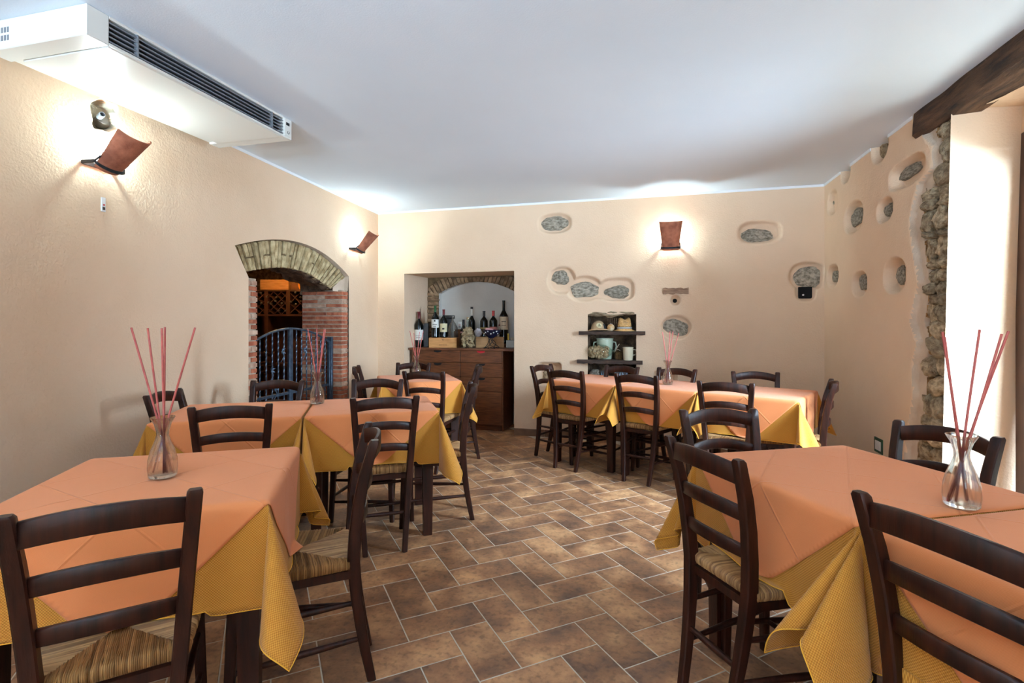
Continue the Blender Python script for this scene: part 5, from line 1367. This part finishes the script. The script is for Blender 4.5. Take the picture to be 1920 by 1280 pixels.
# black cylinder standing behind on a brown box
D3 = 6.72
crate('brown_box', xpx(851, D3), xpx(864, D3), D3, cz, zpx(617, D3), .1, 'crate_dark', 'plain brown box standing behind the clear flask', 'box')
bk_ = crate('dark_case', xpx(828, D3), xpx(848, D3), D3 + .0, cz, zpx(598, D3), .1, 'black', 'black case with a round end behind the bottles on the wine case', 'case')
MB().lathe([(.001, -.075), (.022, -.075), (.025, -.07), (.025, .07), (.022, .075), (.001, .075)], 18, axis='x').build('round_roll', 'black', bk_, loc=(.02, .045, zpx(598, D3) - cz + .026), smooth=40)
cd = crate('small_white_card', xpx(858.5, D3), xpx(865, D3), D3 + .02, zpx(617, D3), zpx(603, D3), .02, 'label_white', 'small whitish card box on the brown box', 'card')
MB().box(-.015, .015, -.0012, 0, .05, .06).build('print', 'label_pink', cd); MB().box(-.015, .012, -.0012, 0, .025, .035).build('print', 'ink', cd)
bottle(869, 6.66, cz, 599, 11.5, 'black', [('label_pink', .50, .56, [])], 'small dark bottle peeping over the left shoulder of the cork-filled flask')
bottle(884.5, 6.78, cz, 575.5, 13.5, None, [], 'tall slim dark bottle with white neck band behind the cork-filled flask')
bo = bpy.data.objects[[o_.name for o_ in bpy.data.objects if o_.get('label', '').startswith('tall slim dark bottle')][0]]
H_ = zpx(575.5, 6.78) - cz; MB().lathe([(.0150, H_ * .78), (.0165, H_ * .78), (.0165, H_ * .95), (.015, H_ * .95)], 18, cap=False).build('neck_band', 'label_white', bo, smooth=40)
MB().lathe([(.015, H_ * .95), (.0172, H_ * .95), (.0172, H_ * 1.004), (.001, H_ * 1.005)], 18, cap=False).build('capsule', 'black', bo, smooth=40)
dj, _h = demijohn(877.5, 6.36, cz, 596, 29, 'green_glass', 'round glass flask filled with wine corks, middle of the cabinet', .66)
MB().lathe([(.001, _h - .02), (.013, _h - .02), (.015, _h + .012), (.001, _h + .012)], 14).build('stopper', 'cork', dj, smooth=40)
D4 = 6.42; z4 = zpx(631.5, D4)
crate('wine_case', xpx(892, D4), xpx(945, D4), D4, cz, z4, .25, 'crate_pale', 'pale wooden wine case on the cabinet, right of the cork-filled flask', 'case')
bottle(907.5, D4 + .17, z4, 583, 14.5, 'black', [('gold_ink', .30, .36, []), ('gold_ink', .22, .25, [])], 'dark bottle with gold lettering and black capsule behind the blue bowl')
bottle(925, D4 + .17, z4, 582.5, 15, 'cap_red', [('label_pink', .2, .38, [])], 'dark bottle with bright red capsule behind the blue bowl')
bottle(944.5, D4 + .2, cz + .045, 563, 17, None, [('label_beige', .32, .62, [(.6, .66, .5, 'ink'), (.3, .34, .5, 'ink')])], 'biggest dark bottle with a beige label at the right end of the cabinet')
wb_ = crate('low_block', xpx(938, D4 + .2) , xpx(951, D4 + .2), D4 + .14, cz, cz + .044, .14, 'crate_dark', 'low wooden block under the biggest bottle', 'block')
# crumpled cloth bag
cg = empty('crumpled_cloth', at(896.5, D4 + .06, z4)); tag(cg, 'pale crumpled cloth on the pale wine case next to the cork-filled flask', 'cloth')
bmx = bmesh.new(); bmesh.ops.create_icosphere(bmx, subdivisions=4, radius=1.0)
for v in bmx.verts:
    d = v.co.normalized(); k = 1 + .35 * abs(noise.noise(d * 2.5)) + .15 * noise.noise(d * 6); v.co = Vector((d.x * .042 * k, d.y * .03 * k, max(0, .05 + d.z * .052 * k)))
me_ = bpy.data.meshes.new('folds'); bmx.to_mesh(me_); bmx.free(); me_.materials.append(M['cloth_grey']); me_.shade_smooth(); from_mesh(me_, 'folds', cg)
# blue bowl on a twisted iron stand
Db = 6.22; bz = zpx(631.5, Db)
bs = empty('iron_stand', at(921, Db, cz)); tag(bs, 'twisted dark iron vine stand under the navy bowl', 'stand')
mb = MB()
for k in range(5):
    a = k * 2 * PI / 5; pts = []
    for i in range(9):
        t = i / 8; rr_ = .085 * (1 - t) ** 1.3 + .014 + .012 * math.sin(t * 7 + k); pts.append((rr_ * math.cos(a + t * 2.2), rr_ * math.sin(a + t * 2.2) * .8, .005 + (bz - cz - .012) * t ** 1.2))
    mb.tube(pts, .0042, 6)
mb.build('iron_stems', 'black_iron', bs, smooth=50)
for k in range(7):
    a = k * .9; MB().lathe([(.001, 0), (.012, .004), (.015, .010), (.001, .016)], 8).build('iron_leaf', 'black_iron', bs, loc=(.085 * math.cos(a), .06 * math.sin(a), 0), smooth=50)
bw = empty('blue_bowl', at(921, Db, bz - .012)); tag(bw, 'navy blue bowl with white flower pattern on the iron stand', 'bowl')
rb = 20 / FPX * Db; MB().lathe([(.001, .0), (.035, .0), (.04, .008), (rb * .72, .04), (rb * .96, .085), (rb, .098), (rb * .96, .098), (rb * .68, .045), (.03, .014), (.001, .012)], 32).build('bowl_shell', 'navy', bw, smooth=50)
for k in range(7):
    a = -PI / 2 + YAW + (k - 3) * .3; f_ = .62 + .12 * (k % 2); rr_ = rb * (.80 + .10 * (k % 2)); z = .052 + .014 * (k % 3)
    rr_ = float(np.interp(z, [.04, .085], [rb * .72, rb * .96])) + .0015
    c_ = Vector((rr_ * math.cos(a), rr_ * math.sin(a), z)); e1 = Vector((-math.sin(a), math.cos(a), 0)); e2 = Vector((math.cos(a) * .5, math.sin(a) * .5, .86)); mb = MB(); n = 10
    mb.add([c_] + [c_ + e1 * ((.009 + .004 * math.cos(5 * t)) * math.cos(t)) + e2 * ((.009 + .004 * math.cos(5 * t)) * math.sin(t)) for t in np.linspace(0, 2 * PI, n, endpoint=False)], [(0, i + 1, (i + 1) % n + 1) for i in range(n)])
    mb.build('flower_pattern', 'label_white', bw, recalc=False)
gl_ = empty('small_decanter', at(936.5, Db + .02, bz + .03)); tag(gl_, 'little clear glass decanter with a dark stopper standing in the navy bowl', 'decanter')
MB().lathe([(.001, 0), (.024, .0), (.026, .03), (.018, .06), (.008, .08), (.008, .10), (.006, .10), (.006, .08), (.015, .06), (.023, .03), (.001, .004)], 20, cap=False).build('decanter_wall', 'glass', gl_, smooth=50)
MB().lathe([(.001, .098), (.010, .10), (.012, .115), (.001, .125)], 12).build('stopper', 'cap_wine', gl_, smooth=50)
pk_ = empty('pink_napkin', at(917, Db, bz + .05)); tag(pk_, 'pinkish folded napkin showing above the rim of the navy bowl', 'napkin')
MB().box(-.055, .045, -.02, .02, -.0, .055, .012).build('fold', 'label_pink', pk_, rot=(0, .15, .3), smooth=60)
# tin stand with yellow cork
D5 = 6.4; ts = crate('tin_stand', xpx(949, D5), xpx(965, D5), D5, cz, zpx(637.5, D5), .12, 'tin', 'dull tin holder at the right end of the cabinet', 'holder')
yc = empty('yellow_spool', at(953, D5 + .05, zpx(637.5, D5))); tag(yc, 'small yellow spool on the tin holder', 'spool')
MB().lathe([(.001, 0), (.013, 0), (.013, .008), (.010, .012), (.010, .068), (.013, .072), (.013, .08), (.001, .08)], 16).build('spool_body', 'yellow_paint', yc, smooth=40)
tc_ = empty('small_tin', at(960, D5 + .05, zpx(637.5, D5))); tag(tc_, 'tiny beige tin beside the yellow spool', 'tin')
MB().lathe([(.001, 0), (.016, 0), (.017, .003), (.017, .03), (.001, .032)], 16).build('tin_body', 'label_beige', tc_, smooth=40)

# ================================================================== WALL SHELVES AND WHAT STANDS ON THEM
def plank(px0, px1, pyt, pyb, label, seed):
    u0, zt_ = BW.uv(px0, pyt); u1, _ = BW.uv(px1, pyt); zb_ = BW.uv(px0, pyb)[1]; n = 18; rings = []
    c0 = Vector(BW.pt((u0 + u1) / 2, 0, zt_)); rr = random.Random(seed)
    for i in range(n + 1):
        u = u0 + (u1 - u0) * i / n; j1, j2 = .006 * noise.noise(Vector((i * .7, seed, 0))), .008 * noise.noise(Vector((i * .9, seed, 5)))
        inn = SX[0] < u < SX[1]
        f_ = -.085 - j1 * 2
        rings.append([tuple(Vector(BW.pt(u, d, z)) - c0) for d, z in ((f_, zb_ + .004 + j2), (f_, zt_ - .006 + j1 * .5), (f_ + .01, zt_), (.0 if not inn else .285, zt_), (.0 if not inn else .285, zb_ + j2))])
    o = MB().loft(rings).build('wall_shelf', 'shelf_wood', loc=c0, smooth=35); tag(o, label, 'shelf', 'rough planks across the wall niche'); return zt_
S1 = plank(1087, 1210, 620.5, 627.5, 'upper rough dark plank shelf across the wall niche', 1)
S2 = plank(1083.5, 1205, 673.5, 680.5, 'lower rough dark plank shelf across the wall niche', 2)
def onshelf(px, z, dep): # point over the shelf at a depth into the niche
    q = on_plane(px, 640, BW.p0 + BW.n * dep, BW.n); return Vector((q.x, q.y, z))
def pxm(n, dep=.05): return n * 5.85 / FPX
# baseball cap
c_ = empty('baseball_cap', onshelf(1122, S1, .06), YAW); tag(c_, 'beige cap with dark mesh back and a pale emblem on the upper wall shelf', 'cap')
mb = MB(); n = 20; rings = []
for i in range(8):
    t = i / 7 * PI / 2; rings.append([(.085 * math.cos(t) * math.cos(a), .095 * math.cos(t) * math.sin(a), .012 + .105 * math.sin(t)) for a in np.linspace(0, 2 * PI, n, endpoint=False)])
mb.loft(rings); crn = mb.build('crown', 'cap_fabric', c_, smooth=60)
crn.data.materials.append(M['navy_fabric'])
for p_ in crn.data.polygons:
    if p_.center.x > .045 or p_.center.y > .03: p_.material_index = 1
mb = MB(); vs_ = []
for i in range(9):
    a = PI + R(20) + (PI - R(40)) * i / 8
    for q, zz in ((.088, .02), (.125, .016), (.15, .004)): vs_.append((q * math.cos(a) * .9, q * math.sin(a), zz + .014 * math.cos((a - 1.5 * PI) * 1.3)))
mb.add(vs_, [(3 * i + j, 3 * i + 3 + j, 3 * i + 4 + j, 3 * i + 1 + j) for i in range(8) for j in range(2)]); vz = mb.build('visor', 'cap_fabric', c_, smooth=60); md = vz.modifiers.new('t', 'SOLIDIFY'); md.thickness = .004
def on_crown(x, z): t = math.asin(min((z - .012) / .105, 1)); y = -.095 * math.cos(t) * math.sqrt(max(0, 1 - (x / (.085 * math.cos(t))) ** 2)); return (x, y - .002, z)
mb = MB(); ring_ = [on_crown(-.005 + .03 * math.cos(t), .064 + .026 * math.sin(t)) for t in np.linspace(0, 2 * PI, 16, endpoint=False)]
mb.add([on_crown(-.005, .064)] + ring_, [(0, i + 1, (i + 1) % 16 + 1) for i in range(16)]); em = mb.build('emblem_patch', 'label_cream', c_, recalc=False)
for pts in ([(-.02, .055), (-.005, .082), (.01, .055)], [(-.018, .05), (-.005, .066), (.012, .05)], [(-.005, .045), (-.005, .08)]):
    MB().tube([tuple(Vector(on_crown(*p)) + Vector((0, -.002, 0))) for p in pts], .0016, 4).build('emblem_line', 'ink', em)
# ball
b_ = empty('mottled_ball', onshelf(1145.3, S1, .04)); tag(b_, 'small round amber and cream ball on the upper wall shelf', 'ball')
MB().lathe([(.001, 0)] + [(.040 * math.sin(t), .040 - .040 * math.cos(t)) for t in np.linspace(.2, PI - .05, 14)] + [(.001, .08)], 22).build('ball_shell', 'amber_ball', b_, smooth=60)
MB().lathe([(.001, .062), (.028, .062), (.022, .073), (.010, .081), (.001, .0825)], 20).build('frosted_top', 'label_white', b_, smooth=60)
# straw hat
h_ = empty('straw_hat', onshelf(1171, S1, .05), YAW); tag(h_, 'tan straw hat with a blue and white band on the upper wall shelf', 'hat')
mb = MB(); rings = []
for q, z, sq in ((.118, .006, 1), (.122, .004, 1), (.10, .010, 1), (.078, .022, 1), (.075, .05, 1), (.070, .09, 1), (.062, .125, 1), (.045, .138, .8), (.02, .126, .5)):
    rings.append([(q * math.cos(a), q * math.sin(a) * .85, z + (.012 * math.cos(2 * a) if z > .11 else (.004 * math.cos(2 * a) if q > .1 else 0))) for a in np.linspace(0, 2 * PI, 28, endpoint=False)])
mb.loft(rings).build('hat_body', 'straw', h_, smooth=60)
for z, m_ in ((.030, 'blue_tile'), (.036, 'label_white'), (.044, 'navy_fabric')): MB().lathe([(.0795, z), (.0805, z), (.0800, z + .006), (.0790, z + .006)], 28, cap=False).build('hat_band', m_, h_, smooth=60)
for o_ in h_.children:
    if o_.name.startswith('hat_band'): o_.scale = (1, .86, 1)
for k in range(16): MB().box(-.0022, .0022, -.001, .001, -.003, .003).build('woven_hole', 'ink', h_, loc=(-.024 + (k % 6) * .010, -.0610 + .0004 * abs(k % 6 - 2.5) ** 2 * 3, .078 + (k // 6) * .016))
# green enamel pot with handles
def potlike(name, px, dep, z, r0, r1, H, m, label, cat, handles, rim=True):
    o = empty(name, onshelf(px, z, dep), YAW); tag(o, label, cat)
    MB().lathe([(.001, 0), (r0 * .92, 0), (r0, .008), (r1, H * .8), (r1, H * .96), (r1 * (1.07 if rim else 1.0), H * .975), (r1 * (1.07 if rim else 1.0), H), (r1 * .95, H), (r1 * .94, H * .8), (r0 * .9, .012), (.001, .008)], 32).build('pot_body', m, o, smooth=50)
    for s_ in handles:
        pts = [(s_ * (r1 - .003), 0, H * .82), (s_ * (r1 + .03), 0, H * .80), (s_ * (r1 + .038), 0, H * .6), (s_ * (r1 + .025), 0, H * .42), (s_ * (r1 * .97), 0, H * .38)]
        MB().tube(pts, .0065, 8).build('handle', m, o, smooth=60)
    return o
pt_ = potlike('enamel_pot', 1134, .17, S2, .080, .092, .235, 'enamel', 'pale green enamel pot with side handles behind the cork jar on the lower shelf', 'pot', (-1, 1))
# jar of corks lying on its side
jr = empty('cork_jar', onshelf(1126.5, S2, .03), YAW); tag(jr, 'big glass jar lying on its side full of wine corks on the lower wall shelf', 'jar')
Lj, rj = .135, .086; prof = [(.001, -Lj), (rj * .55, -Lj + .002), (rj * .8, -Lj * .93), (rj * .97, -Lj * .65), (rj, 0), (rj * .9, Lj * .5), (rj * .6, Lj * .82), (rj * .3, Lj), (rj * .28, Lj * 1.2), (rj * .36, Lj * 1.24)]
inn = [(max(a - .003, .001), b_ + (.003 if i < 2 else 0)) for i, (a, b_) in enumerate(prof)]
MB().lathe(prof + list(reversed(inn)), 30, cap=False, axis='x').build('jar_wall', 'green_glass', jr, loc=(-.012, 0, rj), smooth=50)
mb = MB(); rr = random.Random(8)
for k in range(190):
    x = rr.uniform(-Lj * .85, Lj * .6); lim = float(np.interp(abs(x) / Lj, [0, .6, .85], [rj, rj * .92, rj * .75])) - .022; a = rr.uniform(0, 2 * PI); q = lim * math.sqrt(rr.uniform(.3, 1)); z = rj + q * math.sin(a)
    if z > rj * 1.62: continue
    c_ = Vector((x - .012, q * math.cos(a), z)); d = Vector((rr.uniform(-1, 1), rr.uniform(-1, 1), rr.uniform(-1, 1))).normalized() * .019; mb.tube([c_ - d, c_ + d], .011, 7)
so_ = mb.build('cork_fill', 'cork', jr, smooth=40); so_['kind'] = 'stuff'
# basket with horn-like handle
bk_ = empty('small_basket', onshelf(1160, S2, .12), YAW); tag(bk_, 'small brown basket with a forked handle between jar and mug', 'basket')
MB().lathe([(.001, 0), (.036, 0), (.045, .01), (.048, .085), (.052, .09), (.045, .09), (.040, .012), (.001, .008)], 24).build('basket_body', 'wicker', bk_, smooth=50)
MB().tube([(-.04, 0, .088), (-.024, 0, .12), (-.006, 0, .155), (.01, 0, .172)], [.007, .006, .005, .003], 8).build('handle', 'label_beige', bk_, smooth=60)
MB().tube([(-.018, -.0, .112), (.0, -.01, .108), (.014, -.01, .098)], [.005, .004, .003], 7).build('handle_fork', 'label_beige', bk_, smooth=60)
potlike('cream_mug', 1177.5, .02, S2, .052, .056, .142, 'cream_enamel', 'tall cream enamel mug with one handle on the lower wall shelf', 'mug', (1,))
# things under the lower shelf: sill of the lower cavity
LZ = zpx(707, 5.9)
sh = MB().box(-.0, SX[1] - SX[0] - .0, 0, .29, -.03, 0).build('wall_shelf', 'shelf_wood', loc=BW.pt(SX[0], 0, LZ), rot=(0, 0, math.atan2(BW.d.y, BW.d.x))); tag(sh, 'lowest board deep in the wall niche, mostly hidden by the chairs', 'shelf', 'rough planks across the wall niche')
rs_ = from_mesh(rocks_g[4], 'round_stone', None, onshelf(1115, LZ + .052, .08), None, (.056, .05, .052)); tag(rs_, 'round pale stone in the lowest part of the wall niche', 'stone')
def ptile(px, half, label):
    o = empty('painted_tile', onshelf(px, LZ, .10), YAW); tag(o, label, 'tile', 'painted tiles in the wall niche')
    MB().box(-half, half, 0, .012, 0, .085, .001).build('tile_body', 'black', o)
    n = max(1, round(half / .03))
    for k in range(n):
        cx_ = -half + (2 * k + 1) * half / n; w = half / n * .8
        for s_ in (-1, 1): MB().prism([(cx_ + s_ * .003, .042), (cx_ + s_ * w, .012), (cx_ + s_ * w, .072)] if s_ > 0 else [(cx_ - .003, .042), (cx_ - w, .072), (cx_ - w, .012)], -.0015, 0, fn=lambda x, y, z: (x, z, y)).build('diamond_pattern', 'blue_tile', o)
ptile(1130, .022, 'small black and blue-grey patterned tile beside the round stone'); ptile(1165, .075, 'wide black and blue-grey diamond patterned tile behind the chair')
